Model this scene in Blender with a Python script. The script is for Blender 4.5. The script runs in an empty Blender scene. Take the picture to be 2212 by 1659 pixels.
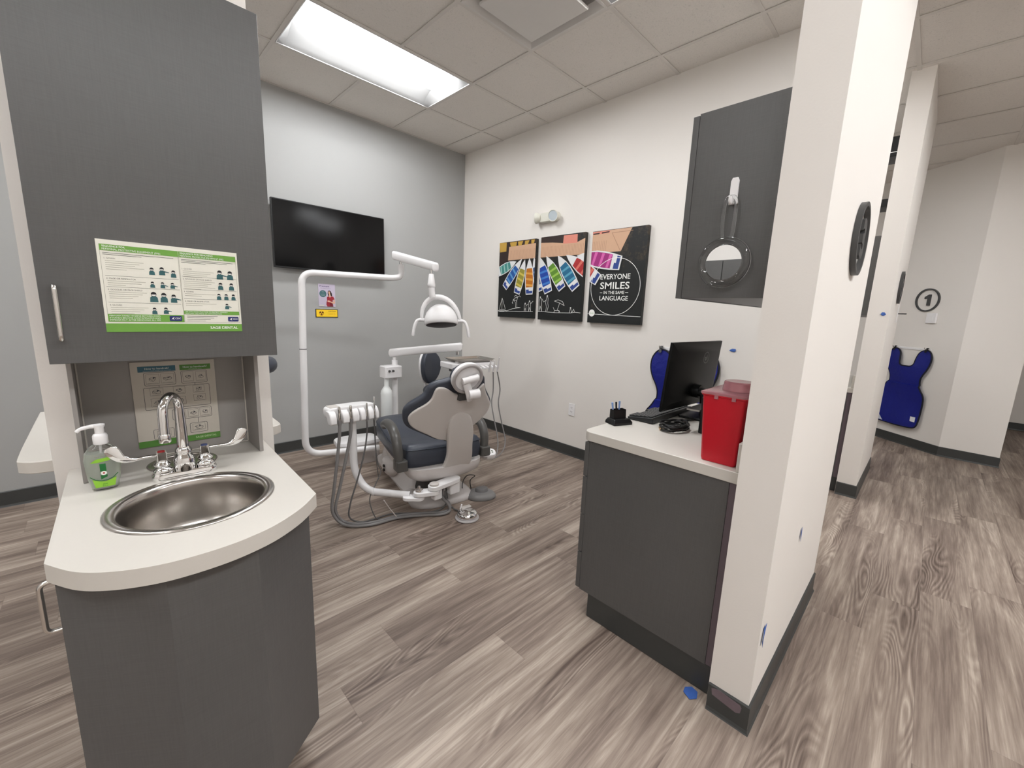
import bpy, bmesh, math, random
from mathutils import Vector, Matrix, Euler
from mathutils.geometry import tessellate_polygon
random.seed(7)
S = bpy.context.scene
COL = S.collection
R = math.radians

# ------------------------------------------------------------------ camera
def camera():
    cd = bpy.data.cameras.new('camera'); co = bpy.data.objects.new('camera', cd); COL.objects.link(co)
    cd.sensor_width = 36; cd.lens = 892.4/2212*36; cd.clip_start = .02; cd.clip_end = 60
    yaw, pit, roll = .7851, -.1749, .0383
    f = Vector((math.cos(pit)*math.sin(yaw), math.cos(pit)*math.cos(yaw), math.sin(pit)))
    r = Vector((math.cos(yaw), -math.sin(yaw), 0)); u = r.cross(f)
    r2 = math.cos(roll)*r + math.sin(roll)*u; u2 = -math.sin(roll)*r + math.cos(roll)*u
    m = Matrix((r2, u2, -f)).transposed().to_4x4(); m.translation = (-3.1075, -3.991, 1.3531)
    co.matrix_world = m; S.camera = co
camera()
S.view_settings.view_transform = 'Standard'; S.view_settings.look = 'None'
S.view_settings.gamma = 1; S.view_settings.use_curve_mapping = False
S.view_settings.exposure = 0.36
W = bpy.data.worlds.new('world'); S.world = W; W.use_nodes = True
W.node_tree.nodes['Background'].inputs[0].default_value = (1, .96, .92, 1)
W.node_tree.nodes['Background'].inputs[1].default_value = .0
LAMP = 29.0            # emission strength of the ceiling troffer lenses

# ------------------------------------------------------------------ colours, materials
def lin(c): c /= 255; return c/12.92 if c <= .04045 else ((c+.055)/1.055)**2.4
def rgb(r, g, b): return (lin(r), lin(g), lin(b), 1)
class NT:
    def __init__(s, name):
        s.m = bpy.data.materials.new(name); s.m.use_nodes = True; s.t = s.m.node_tree; s.b = s.t.nodes['Principled BSDF']
    def n(s, typ, **kw):
        x = s.t.nodes.new('ShaderNode'+typ)
        for k, v in kw.items():
            if k == 'ins':
                for i, val in v.items():
                    if hasattr(val, 'is_linked') or isinstance(val, bpy.types.NodeSocket): s.t.links.new(val, x.inputs[i])
                    else: x.inputs[i].default_value = val
            else: setattr(x, k, v)
        return x
    def l(s, a, b): s.t.links.new(a, b)
    def math(s, op, a, b=0.0, c=0.0):
        x = s.n('Math', operation=op, ins={0: a, 1: b, 2: c}); return x.outputs[0]
MC = {}
def mat(name, col, rough=.5, metal=0.0, spec=.5, nz=None, bump=None, coat=0, trans=0, ior=1.45, emit=None, alpha=1):
    if name in MC: return MC[name]
    k = NT(name); b = k.b; MC[name] = k.m
    b.inputs['Base Color'].default_value = col; b.inputs['Roughness'].default_value = rough
    b.inputs['Metallic'].default_value = metal; b.inputs['Specular IOR Level'].default_value = spec
    b.inputs['Coat Weight'].default_value = coat; b.inputs['Transmission Weight'].default_value = trans; b.inputs['IOR'].default_value = ior
    b.inputs['Alpha'].default_value = alpha
    if emit: b.inputs['Emission Color'].default_value = emit[0]; b.inputs['Emission Strength'].default_value = emit[1]
    tc = k.n('TexCoord')
    if nz is None: nz = (6, .04)
    if nz:
        t = k.n('TexNoise', ins={'Vector': tc.outputs['Object'], 'Scale': nz[0], 'Detail': 4.0})
        hv = k.n('HueSaturation', ins={'Color': col, 'Value': k.math('MULTIPLY_ADD', t.outputs[0], nz[1]*2, 1-nz[1])})
        k.l(hv.outputs[0], b.inputs['Base Color'])
    if bump:
        t2 = k.n('TexNoise', ins={'Vector': tc.outputs['Object'], 'Scale': bump[0], 'Detail': 5.0})
        bp = k.n('Bump', ins={'Strength': bump[1], 'Distance': bump[2] if len(bump) > 2 else .002, 'Height': t2.outputs[0]})
        k.l(bp.outputs[0], b.inputs['Normal'])
    return k.m

def laminate():
    k = NT('charcoal_linen_laminate'); tc = k.n('TexCoord')
    def fib(sc):
        mp = k.n('Mapping', ins={0: tc.outputs['Object'], 'Scale': sc}); return k.n('TexNoise', ins={'Vector': mp.outputs[0], 'Scale': 1.0, 'Detail': 3.0}).outputs[0]
    a = fib((300, 300, 14)); c = fib((12, 12, 420)); d = k.n('TexNoise', ins={'Vector': tc.outputs['Object'], 'Scale': 3.0, 'Detail': 3.0}).outputs[0]
    s = k.math('ADD', k.math('MULTIPLY', a, .5), k.math('MULTIPLY', c, .5))
    v = k.math('ADD', k.math('MULTIPLY_ADD', s, .5, .64), k.math('MULTIPLY', d, .24))
    hv = k.n('HueSaturation', ins={'Color': rgb(86, 85, 84), 'Value': v})
    k.l(hv.outputs[0], k.b.inputs['Base Color']); k.b.inputs['Roughness'].default_value = .42
    bp = k.n('Bump', ins={'Strength': .25, 'Distance': .0006, 'Height': s}); k.l(bp.outputs[0], k.b.inputs['Normal'])
    MC['lam'] = k.m; return k.m

def floor_mat():
    k = NT('grey_brown_vinyl_planks'); tc = k.n('TexCoord'); sp = k.n('SeparateXYZ', ins={0: tc.outputs['Object']})
    x, y = sp.outputs[0], sp.outputs[1]
    PW, PL = .182, 1.22
    ry = k.math('DIVIDE', y, PW); row = k.math('FLOOR', ry); fy = k.math('SUBTRACT', ry, row)
    wn = k.n('TexWhiteNoise', noise_dimensions='1D', ins={'W': row})
    xo = k.math('ADD', k.math('DIVIDE', x, PL), k.math('MULTIPLY', wn.outputs[0], 7.0)); colu = k.math('FLOOR', xo); fx = k.math('SUBTRACT', xo, colu)
    cm = k.n('CombineXYZ', ins={0: colu, 1: row, 2: 0.0}); pid = k.n('TexWhiteNoise', noise_dimensions='3D', ins={0: cm.outputs[0]})
    idv = pid.outputs[0]
    def grain(sx, sy, off, sc=1.0, det=5.0, dist=0.0, rough=.55):
        v = k.n('CombineXYZ', ins={0: k.math('ADD', k.math('MULTIPLY', x, sx), k.math('MULTIPLY', idv, off)), 1: k.math('ADD', k.math('MULTIPLY', y, sy), k.math('MULTIPLY', idv, off*.7)), 2: k.math('MULTIPLY', idv, 9.0)})
        return k.n('TexNoise', ins={'Vector': v.outputs[0], 'Scale': sc, 'Detail': det, 'Distortion': dist, 'Roughness': rough}).outputs[0]
    broad = grain(.9, 7.5, 31.0, 1.0, 3.0, .6)
    fine = grain(2.2, 46.0, 17.0, 1.0, 6.0, .2, .65)
    vfine = grain(7.0, 190.0, 5.0, 1.0, 3.0)
    cath = grain(1.1, 6.0, 53.0, 1.0, 1.0, .35)
    cmask = k.n('Clamp', ins={0: k.math('MULTIPLY_ADD', grain(.55, 6.5, 11.0, 1.0, 1.5), 7.0, -3.75)}).outputs[0]
    ring = k.math('ABSOLUTE', k.math('SUBTRACT', k.math('FRACT', k.math('MULTIPLY', cath, 26.0)), .5))
    ringm = k.math('MULTIPLY', k.math('SUBTRACT', .5, ring), cmask)
    v = k.math('ADD', k.math('MULTIPLY', broad, .52), k.math('ADD', k.math('MULTIPLY', fine, .50), k.math('MULTIPLY', vfine, .12)))
    v = k.math('SUBTRACT', k.math('SUBTRACT', v, k.math('MULTIPLY', ringm, .34)), k.math('MULTIPLY', cmask, -.02))
    v = k.math('ADD', v, k.math('MULTIPLY', idv, .05))
    cr = k.n('ValToRGB', ins={0: v}); e = cr.color_ramp.elements
    e[0].position = .38; e[0].color = rgb(88, 74, 66); e[1].position = .74; e[1].color = rgb(184, 170, 157)
    m_ = e.new(.53); m_.color = rgb(126, 111, 101); m2 = e.new(.63); m2.color = rgb(152, 137, 125)
    ey = k.math('MINIMUM', fy, k.math('SUBTRACT', 1.0, fy)); ex = k.math('MINIMUM', fx, k.math('SUBTRACT', 1.0, fx))
    seam = k.math('MAXIMUM', k.math('LESS_THAN', ey, .006), k.math('LESS_THAN', ex, .0011))
    mx = k.n('Mix', data_type='RGBA'); k.l(k.math('MULTIPLY', seam, .22), mx.inputs[0]); k.l(cr.outputs[0], mx.inputs[6]); mx.inputs[7].default_value = rgb(84, 72, 66)
    k.l(mx.outputs[2], k.b.inputs['Base Color']); k.b.inputs['Roughness'].default_value = .46; k.b.inputs['Specular IOR Level'].default_value = .35
    bp = k.n('Bump', ins={'Strength': .35, 'Distance': .001, 'Height': k.math('SUBTRACT', fine, seam)}); k.l(bp.outputs[0], k.b.inputs['Normal'])
    return k.m
def tile_mat():
    k = NT('fissured_ceiling_tile'); tc = k.n('TexCoord')
    n1 = k.n('TexNoise', ins={'Vector': tc.outputs['Object'], 'Scale': 95.0, 'Detail': 4.0, 'Roughness': .7}).outputs[0]
    n2 = k.n('TexVoronoi', ins={'Vector': tc.outputs['Object'], 'Scale': 130.0}).outputs[0]
    n3 = k.n('TexNoise', ins={'Vector': tc.outputs['Object'], 'Scale': 45.0, 'Detail': 3.0, 'Distortion': 2.5}).outputs[0]
    pit = k.math('MULTIPLY', k.math('LESS_THAN', n3, .37), .10)
    v = k.math('SUBTRACT', k.math('MULTIPLY_ADD', n1, .16, .92), pit)
    hv = k.n('HueSaturation', ins={'Color': rgb(226, 221, 215), 'Value': v}); k.l(hv.outputs[0], k.b.inputs['Base Color']); k.b.inputs['Roughness'].default_value = .95
    k.b.inputs['Specular IOR Level'].default_value = .1
    bp = k.n('Bump', ins={'Strength': .5, 'Distance': .003, 'Height': k.math('SUBTRACT', k.math('ADD', n1, k.math('MULTIPLY', n2, .4)), k.math('MULTIPLY', pit, 4.0))}); k.l(bp.outputs[0], k.b.inputs['Normal'])
    return k.m
def water_mat():
    k = NT('dark_water_print'); tc = k.n('TexCoord')
    n = k.n('TexNoise', ins={'Vector': tc.outputs['Object'], 'Scale': 22.0, 'Detail': 8.0, 'Roughness': .75}).outputs[0]
    n2 = k.n('TexNoise', ins={'Vector': tc.outputs['Object'], 'Scale': 4.0, 'Detail': 2.0}).outputs[0]
    zz = k.n('SeparateXYZ', ins={0: tc.outputs['Object']}).outputs[2]; up = k.n('Clamp', ins={0: k.math('MULTIPLY_ADD', zz, 3.5, -1.1)}).outputs[0]
    cr = k.n('ValToRGB', ins={0: k.math('ADD', k.math('ADD', k.math('MULTIPLY', n, .6), k.math('MULTIPLY', n2, .4)), k.math('MULTIPLY_ADD', up, .12, -.12))}); e = cr.color_ramp.elements
    e[0].position = .47; e[0].color = rgb(17, 20, 20); e[1].position = .64; e[1].color = rgb(84, 68, 50)
    k.l(cr.outputs[0], k.b.inputs['Base Color']); k.b.inputs['Roughness'].default_value = .5; return k.m

LAM = laminate()
WHITEW = mat('white_wall_paint', rgb(233, 228, 222), .75, spec=.25, nz=(2, .015), bump=(160, .12))
GREYW = mat('grey_wall_paint', rgb(168, 168, 166), .7, spec=.3, nz=(2, .02), bump=(160, .12))
COVE = mat('charcoal_rubber_cove_base', rgb(62, 63, 62), .42, nz=(5, .06))
SOLID = mat('cream_solid_surface', rgb(205, 200, 192), .38, nz=(120, .015))
TRIMW = mat('ceiling_grid_white', rgb(214, 209, 203), .6)
WP = mat('white_plastic', rgb(238, 236, 236), .32, nz=(4, .01))
WM = mat('white_enamel_metal', rgb(236, 234, 234), .25, nz=(4, .01), coat=.3)
SHELL = mat('warm_grey_plastic_shell', rgb(203, 197, 192), .35, nz=(4, .02))
GREYP = mat('light_grey_plastic', rgb(176, 171, 170), .38, nz=(4, .03))
NAVY = mat('slate_navy_vinyl', rgb(60, 64, 74), .42, nz=(9, .05), bump=(220, .15, .001))
DARKP = mat('dark_grey_plastic', rgb(74, 73, 72), .4)
BLK = mat('black_plastic', rgb(17, 17, 18), .38)
BLKG = mat('black_glass', rgb(5, 5, 6), .13, spec=.3, nz=False)
CHROME = mat('chrome', (.82, .82, .82, 1), .04, 1, nz=False)
STEEL = mat('brushed_stainless', (.52, .49, .46, 1), .24, 1, nz=(30, .06), bump=(60, .05))
NICKEL = mat('brushed_nickel', (.68, .66, .63, 1), .22, 1, nz=False)
HOSE = mat('grey_silicone_hose', rgb(128, 125, 124), .45, nz=(8, .03))
HOSED = mat('dark_grey_hose', rgb(96, 94, 93), .45, nz=(8, .03))
ROYAL = mat('royal_blue_nylon', rgb(12, 24, 122), .5, nz=(14, .12), bump=(14, .5, .012))
TAPE = mat('blue_masking_tape', rgb(60, 98, 172), .6, nz=(60, .15))

# ------------------------------------------------------------------ geometry collector
def smooth_path(pts, n=6, closed=False):
    pts = [Vector(p) for p in pts]; out = []; N = len(pts)
    rng = range(N) if closed else range(N-1)
    for i in rng:
        p0 = pts[(i-1) % N] if closed or i > 0 else pts[0]; p1 = pts[i]; p2 = pts[(i+1) % N]
        p3 = pts[(i+2) % N] if closed or i+2 < N else pts[-1]
        for j in range(n):
            t = j/n
            out.append(.5*((2*p1)+(-p0+p2)*t+(2*p0-5*p1+4*p2-p3)*t*t+(-p0+3*p1-3*p2+p3)*t**3))
    if not closed: out.append(pts[-1])
    return out
def fillet(pts, r, n=8):
    pts = [Vector(p) for p in pts]; out = [pts[0]]
    for i in range(1, len(pts)-1):
        a, b, c = pts[i-1], pts[i], pts[i+1]; d1 = (a-b); d2 = (c-b)
        rr = min(r, d1.length*.49, d2.length*.49); p = b+d1.normalized()*rr; q = b+d2.normalized()*rr
        for j in range(n+1):
            t = j/n; out.append((1-t)**2*p+2*t*(1-t)*b+t*t*q)
    out.append(pts[-1]); return out
class G:
    def __init__(s): s.bm = bmesh.new(); s.mi = 0
    def face(s, vs):
        try: f = s.bm.faces.new(vs); f.material_index = s.mi; return f
        except ValueError: return None
    def vs(s, pts): return [s.bm.verts.new(p) for p in pts]
    def box(s, x0, x1, y0, y1, z0, z1, m=None):
        v = s.vs([(x, y, z) for z in (z0, z1) for x, y in ((x0, y0), (x1, y0), (x1, y1), (x0, y1))])
        if m:
            for q in v: q.co = m @ q.co
        for f in ((3, 2, 1, 0), (4, 5, 6, 7), (0, 1, 5, 4), (1, 2, 6, 5), (2, 3, 7, 6), (3, 0, 4, 7)): s.face([v[i] for i in f])
        return s
    def rbox(s, x0, x1, y0, y1, z0, z1, r, axis='z', n=5, m=None):
        ax = 'xyz'.index(axis); lim = [(x0, x1), (y0, y1), (z0, z1)]; o = [i for i in range(3) if i != ax]
        (a0, a1), (b0, b1) = lim[o[0]], lim[o[1]]; pts = []
        r = min(r, (a1-a0)*.499, (b1-b0)*.499)
        for cx, cy, st in ((a1-r, b1-r, 0), (a0+r, b1-r, 90), (a0+r, b0+r, 180), (a1-r, b0+r, 270)):
            for j in range(n+1):
                t = R(st+90*j/n); pts.append((cx+r*math.cos(t), cy+r*math.sin(t)))
        def P(p, w):
            q = [0, 0, 0]; q[o[0]], q[o[1]], q[ax] = p[0], p[1], w; q = Vector(q); return m @ q if m else q
        s.loft([[P(p, lim[ax][0]) for p in pts], [P(p, lim[ax][1]) for p in pts]]); return s
    def loft(s, rings, caps=True, closed=True):
        rv = [s.vs(r) for r in rings]; n = len(rv[0])
        for a, b in zip(rv[:-1], rv[1:]):
            for i in range(n if closed else n-1): s.face([a[i], a[(i+1) % n], b[(i+1) % n], b[i]])
        if caps: s.face(rv[0][::-1]); s.face(rv[-1])
        return s
    def prism(s, pts, vec): vec = Vector(vec); return s.loft([[Vector(p) for p in pts], [Vector(p)+vec for p in pts]])
    def tube(s, pts, r, n=12, closed=False, sx=1, up=None, caps=True):
        pts = [Vector(p) for p in pts]; N = len(pts); rs = r if isinstance(r, (list, tuple)) else [r]*N
        rings = []; prev = None
        for i, p in enumerate(pts):
            t = (pts[(i+1) % N]-pts[i-1]) if closed or 0 < i < N-1 else (pts[1]-pts[0] if i == 0 else pts[-1]-pts[-2])
            t.normalize()
            if prev is None:
                u = Vector(up) if up else (Vector((0, 0, 1)) if abs(t.z) < .9 else Vector((1, 0, 0)))
            else: u = prev
            a = (u-t*u.dot(t))
            if a.length < 1e-6: a = t.orthogonal()
            a.normalize(); prev = a; b = t.cross(a)
            rings.append([p+(a*math.cos(2*math.pi*j/n)+b*math.sin(2*math.pi*j/n)*sx)*rs[i] for j in range(n)])
        if closed: rings.append(rings[0]); s.loft(rings, caps=False)
        else: s.loft(rings, caps=caps)
        return s
    def lathe(s, prof, c=(0, 0, 0), n=32, m=None, a0=0, a1=360):
        c = Vector(c); rings = []
        for r, z in prof:
            ring = [Vector((max(r, 1e-5)*math.cos(2*math.pi*j/n), max(r, 1e-5)*math.sin(2*math.pi*j/n), z)) for j in range(n)]
            rings.append([(m @ q if m else q)+c for q in ring])
        s.loft(rings, caps=True); return s
    def ell(s, c, rad, n=20, k=12, m=None):
        prof = [(math.sin(math.pi*i/k), -math.cos(math.pi*i/k)) for i in range(k+1)]
        mm = Matrix.Diagonal((*rad, 1)); mm = (m @ mm) if m else mm
        return s.lathe(prof, c, n, mm)
    def out(s, name, mats, parent=None, smooth=True, bev=0, bseg=2, xf=None, sub=0, ang=40, weld=True):
        if weld: bmesh.ops.remove_doubles(s.bm, verts=s.bm.verts, dist=1e-6)
        if xf:
            for v in s.bm.verts: v.co = xf @ v.co
        bmesh.ops.recalc_face_normals(s.bm, faces=s.bm.faces)
        return mk(s.bm, name, mats, parent, smooth, bev, bseg, sub, ang)
def mk(bm, name, mats, parent, smooth=True, bev=0, bseg=2, sub=0, ang=40):
    me = bpy.data.meshes.new(name)
    xs = [v.co for v in bm.verts]
    lo = Vector([min(v[i] for v in xs) for i in range(3)]); hi = Vector([max(v[i] for v in xs) for i in range(3)])
    c = Vector(((lo.x+hi.x)/2, (lo.y+hi.y)/2, lo.z))
    for v in bm.verts: v.co -= c
    bm.to_mesh(me); bm.free()
    for m in (mats if isinstance(mats, (list, tuple)) else [mats]): me.materials.append(m)
    if smooth:
        for p in me.polygons: p.use_smooth = True
        me.set_sharp_from_angle(angle=R(ang))
    o = bpy.data.objects.new(name, me); COL.objects.link(o)
    o.location = c
    if parent: setp(o, parent)
    if bev:
        b = o.modifiers.new('bevel', 'BEVEL'); b.width = bev; b.segments = bseg; b.limit_method = 'ANGLE'; b.angle_limit = R(35)
    if sub:
        b = o.modifiers.new('subdivision', 'SUBSURF'); b.levels = sub; b.render_levels = sub
    return o
def wm(o):  # world matrix without waiting for the depsgraph
    m = o.matrix_basis.copy()
    if o.parent: m = wm(o.parent) @ o.matrix_parent_inverse @ m
    return m
def setp(o, p): o.parent = p; o.matrix_parent_inverse = wm(p).inverted()
def thing(name, label, cat, loc, group=None):
    o = bpy.data.objects.new(name, None); COL.objects.link(o); o.location = loc; o.empty_display_size = .05
    return tag(o, label, cat, group)
def tag(o, label, cat, group=None):
    o['label'] = label; o['category'] = cat
    if group: o['group'] = group
    return o
def struct(o): o['kind'] = 'structure'; return o
def clone(o, off, label=None, group=None):
    r = o.copy(); COL.objects.link(r); r.location = Vector(o.location)+Vector(off)
    if label: r['label'] = label
    if group: r['group'] = group
    for ch in list(o.children):
        c = ch.copy(); COL.objects.link(c); c.parent = r; c.matrix_parent_inverse = wm(o).inverted()
        for g in list(ch.children):
            d = g.copy(); COL.objects.link(d); d.parent = c; d.matrix_parent_inverse = wm(ch).inverted() if False else g.matrix_parent_inverse
    return r

# ------------------------------------------------------------------ flat prints (text, drawings) on a surface
class Art:
    def __init__(s, o, u, v, clip=None):
        s.o, s.u, s.v = Vector(o), Vector(u), Vector(v); s.n = s.u.cross(s.v); s.bm = bmesh.new(); s.mats = []; s.clip = clip
    def mi(s, m):
        if m not in s.mats: s.mats.append(m)
        return s.mats.index(m)
    def P(s, u, v, l): return s.o+s.u*u+s.v*v+s.n*(.0003*l)
    def poly(s, pts, m, l=1):
        pts = [(p[0], p[1]) for p in pts]
        if s.clip:
            u0, u1, v0, v1 = s.clip
            for ax, lim, sg in ((0, u0, 1), (0, u1, -1), (1, v0, 1), (1, v1, -1)):
                q = []
                for i in range(len(pts)):
                    a, b = pts[i-1], pts[i]; da, db = (a[ax]-lim)*sg, (b[ax]-lim)*sg
                    if (da >= 0) != (db >= 0):
                        t = da/(da-db); q.append((a[0]+(b[0]-a[0])*t, a[1]+(b[1]-a[1])*t))
                    if db >= 0: q.append(b)
                pts = q
                if len(pts) < 3: return
        tri = tessellate_polygon([[Vector((p[0], p[1], 0)) for p in pts]])
        vs = [s.bm.verts.new(s.P(p[0], p[1], l)) for p in pts]; k = s.mi(m)
        for t in tri:
            a, b, c = [Vector(pts[i]) for i in t]
            if (b-a).cross(c-a) < 0: t = (t[0], t[2], t[1])
            try: f = s.bm.faces.new([vs[i] for i in t]); f.material_index = k
            except ValueError: pass
    def rect(s, u0, u1, v0, v1, m, l=1): s.poly([(u0, v0), (u1, v0), (u1, v1), (u0, v1)], m, l)
    def rrect(s, u0, u1, v0, v1, r, m, l=1):
        pts = []
        for cx, cy, st in ((u1-r, v1-r, 0), (u0+r, v1-r, 90), (u0+r, v0+r, 180), (u1-r, v0+r, 270)):
            for j in range(5): t = R(st+22.5*j); pts.append((cx+r*math.cos(t), cy+r*math.sin(t)))
        s.poly(pts, m, l)
    def line(s, pts, w, m, l=2, closed=False):
        n = len(pts)
        for i in range(n if closed else n-1):
            a, b = Vector(pts[i][:2]), Vector(pts[(i+1) % n][:2]); d = b-a
            if d.length < 1e-6: continue
            d.normalize(); q = Vector((-d.y, d.x))*w/2; e = d*w*.3
            s.poly([a-q-e, b-q+e, b+q+e, a+q-e], m, l)
    def disc(s, c, r, m, l=1, n=28, sx=1): s.poly([(c[0]+r*sx*math.cos(2*math.pi*i/n), c[1]+r*math.sin(2*math.pi*i/n)) for i in range(n)], m, l)
    def ring(s, c, r, w, m, l=2, n=64, a0=0, a1=360):
        for i in range(n):
            t0, t1 = R(a0+(a1-a0)*i/n), R(a0+(a1-a0)*(i+1)/n)
            s.poly([(c[0]+q*math.cos(t), c[1]+q*math.sin(t)) for q, t in ((r-w/2, t0), (r+w/2, t0), (r+w/2, t1), (r-w/2, t1))], m, l)
    def text(s, st, u, v, h, m, l=3, al='LEFT', width=None, bold=0.0, slant=0.0):
        tris = text_tris(st, bold)
        if not tris: return
        xs = [p[0] for t in tris for p in t]; x0, x1 = min(xs), max(xs); sc = h/.70; sx = sc
        if width: sx = width/(x1-x0)
        off = {'LEFT': -x0*sx, 'CENTER': -(x0+x1)/2*sx, 'RIGHT': -x1*sx}[al]; k = s.mi(m)
        for t in tris:
            pts = [(u+off+p[0]*sx+slant*p[1]*sc, v+p[1]*sc) for p in t]
            a, b, c = [Vector(p) for p in pts]
            if (b-a).cross(c-a) < 0: pts = [pts[0], pts[2], pts[1]]
            if s.clip: s.poly(pts, m, l); continue
            try: f = s.bm.faces.new([s.bm.verts.new(s.P(p[0], p[1], l)) for p in pts]); f.material_index = k
            except ValueError: pass
    def out(s, name, parent=None): return mk(s.bm, name, s.mats, parent, smooth=False)
TT = {}
def text_tris(st, bold=0.0):
    if (st, bold) in TT: return TT[(st, bold)]
    cu = bpy.data.curves.new('text', 'FONT'); cu.body = st; cu.offset = bold; cu.resolution_u = 3; cu.fill_mode = 'FRONT'
    o = bpy.data.objects.new('text', cu); COL.objects.link(o)
    dg = bpy.context.evaluated_depsgraph_get(); dg.update(); ev = o.evaluated_get(dg); me = ev.to_mesh(); me.calc_loop_triangles()
    tr = [[(me.vertices[i].co.x, me.vertices[i].co.y) for i in t.vertices] for t in me.loop_triangles]
    ev.to_mesh_clear(); bpy.data.objects.remove(o); bpy.data.curves.remove(cu)
    TT[(st, bold)] = tr; return tr
def ink(name, r, g, b, rough=.5): return mat('ink_'+name, rgb(r, g, b), rough, nz=(30, .03))

# ================================================================== STRUCTURE
H = 3.056; T_ = .6096; GX, GY = -.282, -.6135
XL, XF, YB = -6.0, 5.72, -7.2
g = G(); g.box(XL-.1, XF+.1, YB-.1, .1, -.05, 0); struct(g.out('floor', floor_mat(), smooth=False))
# ceiling: one tile per grid cell, left open where a troffer or vent sits
troffers = []   # (x0, y0) of the 4 x 2 cells, low corner, in cells
def cell(i, j): return GX+i*T_, GY+j*T_
TROF = [(-3, -1), (-3, -4), (1, -1), (1, -4), (-8, -1), (-8, -4), (-6, -8), (-4, -8), (-1, -8), (1, -9), (-10, -8)]  # hallway troffers behind the viewer are unseen, added for more light
VENT = [(-2, -3), (3, -3)]
hole = set()
for i, j in TROF: hole |= {(i, j), (i+1, j)}
for i, j in VENT: hole.add((i, j))
g = G()
for i in range(-10, 11):
    for j in range(-12, 2):
        x0, y0 = cell(i, j); x1, y1 = x0+T_, y0+T_
        if (i, j) in hole: continue
        x0, x1, y0, y1 = max(x0, XL), min(x1, XF), max(y0, YB), min(y1, 0)
        if x0 >= x1 or y0 >= y1: continue
        g.box(x0, x1, y0, y1, H+.006, H+.02)
struct(g.out('ceiling', tile_mat(), smooth=False, weld=False))
g = G()
for i in range(-10, 11):
    x = GX+i*T_
    if XL < x < XF: g.box(x-.012, x+.012, YB, 0, H, H+.004)
def spanned(i, j): return any(a+1 == i and b == j for a, b in TROF)
for j in range(-12, 2):
    y = GY+j*T_
    if YB < y < 0: g.box(XL, XF, y-.012, y+.012, H+.0004, H+.0044)
o = None
# leave out the cross tee that a 2x4 troffer replaces
g2 = G()
for i in range(-10, 11):
    x = GX+i*T_
    if not XL < x < XF: continue
    for j in range(-12, 2):
        y0, y1 = max(GY+j*T_, YB), min(GY+(j+1)*T_, 0)
        if y0 < y1 and not spanned(i, j): g2.box(x-.012, x+.012, y0, y1, H, H+.004)
for j in range(-12, 2):
    y = GY+j*T_
    if YB < y < 0: g2.box(XL, XF, y-.012, y+.012, H+.0004, H+.0044)
g.bm.free(); struct(g2.out('trim_1', TRIMW, smooth=False, weld=False))
g = G(); g.box(XL-.1, XF+.1, YB-.1, .1, H+.25, H+.3); struct(g.out('ceiling_deck', TRIMW, smooth=False))

def wall(name, pts, m, h=H+.02):
    g = G(); g.prism([(x, y, 0) for x, y in pts], (0, 0, h)); return struct(g.out(name, m, smooth=False))
wall('wall_back', [(XL-.1, 0), (0, 0), (0, .12), (XL-.1, .12)], GREYW)
wall('wall_back_far', [(.121, 0), (4.32, 0), (4.32, .12), (.121, .12)], GREYW)
wall('wall_right', [(0, .12), (0, -3.617), (.12, -3.617), (.12, .12)], WHITEW)
wall('wall_left', [(XL-.12, 0), (XL-.12, YB), (XL, YB), (XL, 0)], WHITEW)
wall('wall_front', [(XL-.12, YB-.12), (XF+.12, YB-.12), (XF+.12, YB), (XL-.12, YB)], WHITEW)
wall('wall_far', [(XF, YB), (XF+.12, YB), (XF+.12, -4.4), (XF, -4.4)], WHITEW)
wall('wall_angled', [(4.2, 0), (4.2, -2.99), (3.62, -3.66), (3.14, -4.215), (3.11, -4.64), (XF, -4.64), (XF, -4.5), (3.26, -4.5), (3.26, -4.26), (3.74, -3.68), (4.32, -3.01), (4.32, 0)], WHITEW)
XE, YP1, YP2, XP = -1.707, -3.6232, -3.7488, -.6444
BX = 2.705                                    # distance from this bay's wing wall to the next one
wall('wall_wing', [(XE, YP1), (XE, YP2), (XP, YP2), (XP, YP1)], WHITEW)
wall('wall_wing_next', [(XE+BX, YP1), (XE+BX, YP2), (2.036, YP2), (2.036, YP1)], WHITEW)
wall('wall_pillar', [(-3.246, -2.22), (-2.66, -2.22), (-2.66, -2.09), (-3.246, -2.09)], WHITEW)

def cove(name, path, h=.1016, t=.007, toe=.006, closed=False):
    """rubber cove base swept along a plan path; outward is to the right of the direction"""
    n = len(path); prof = [(0, 0), (t+toe, 0), (t+toe*.55, .004), (t, .014), (t, h-.004), (t-.003, h), (0, h)]
    rings = []
    for i, p in enumerate(path):
        p = Vector(p)
        d1 = (p-Vector(path[i-1])).normalized() if (i > 0 or closed) else None
        d2 = (Vector(path[(i+1) % n])-p).normalized() if (i < n-1 or closed) else None
        if d1 is None: d1 = d2
        if d2 is None: d2 = d1
        n1 = Vector((d1.y, -d1.x)); n2 = Vector((d2.y, -d2.x)); m = (n1+n2).normalized(); m /= max(.3, m.dot(n1))
        rings.append([Vector((p.x+m.x*q, p.y+m.y*q, z)) for q, z in prof])
    g = G(); 
    if closed: rings.append(rings[0])
    g.loft(rings, caps=not closed); return struct(g.out(name, COVE, smooth=False))
cove('baseboard_back', [(XL, 0), (0, 0)])
cove('baseboard_right', [(0, -.014), (0, -3.61)])
cove('baseboard_wing', [(XE, YP1-.002), (XE, YP2), (XP, YP2), (XP, YP1)])
cove('baseboard_wing_next', [(XE+BX, YP1-.002), (XE+BX, YP2), (2.036, YP2), (2.036, YP1)])
cove('baseboard_angled', [(4.2, -.02), (4.2, -2.99), (3.62, -3.66), (3.14, -4.215), (3.11, -4.64), (XF-.02, -4.64)])
cove('baseboard_far', [(XF, -4.66), (XF, YB)])
cove('baseboard_back_far', [(.12, 0), (4.19, 0)])

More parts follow.
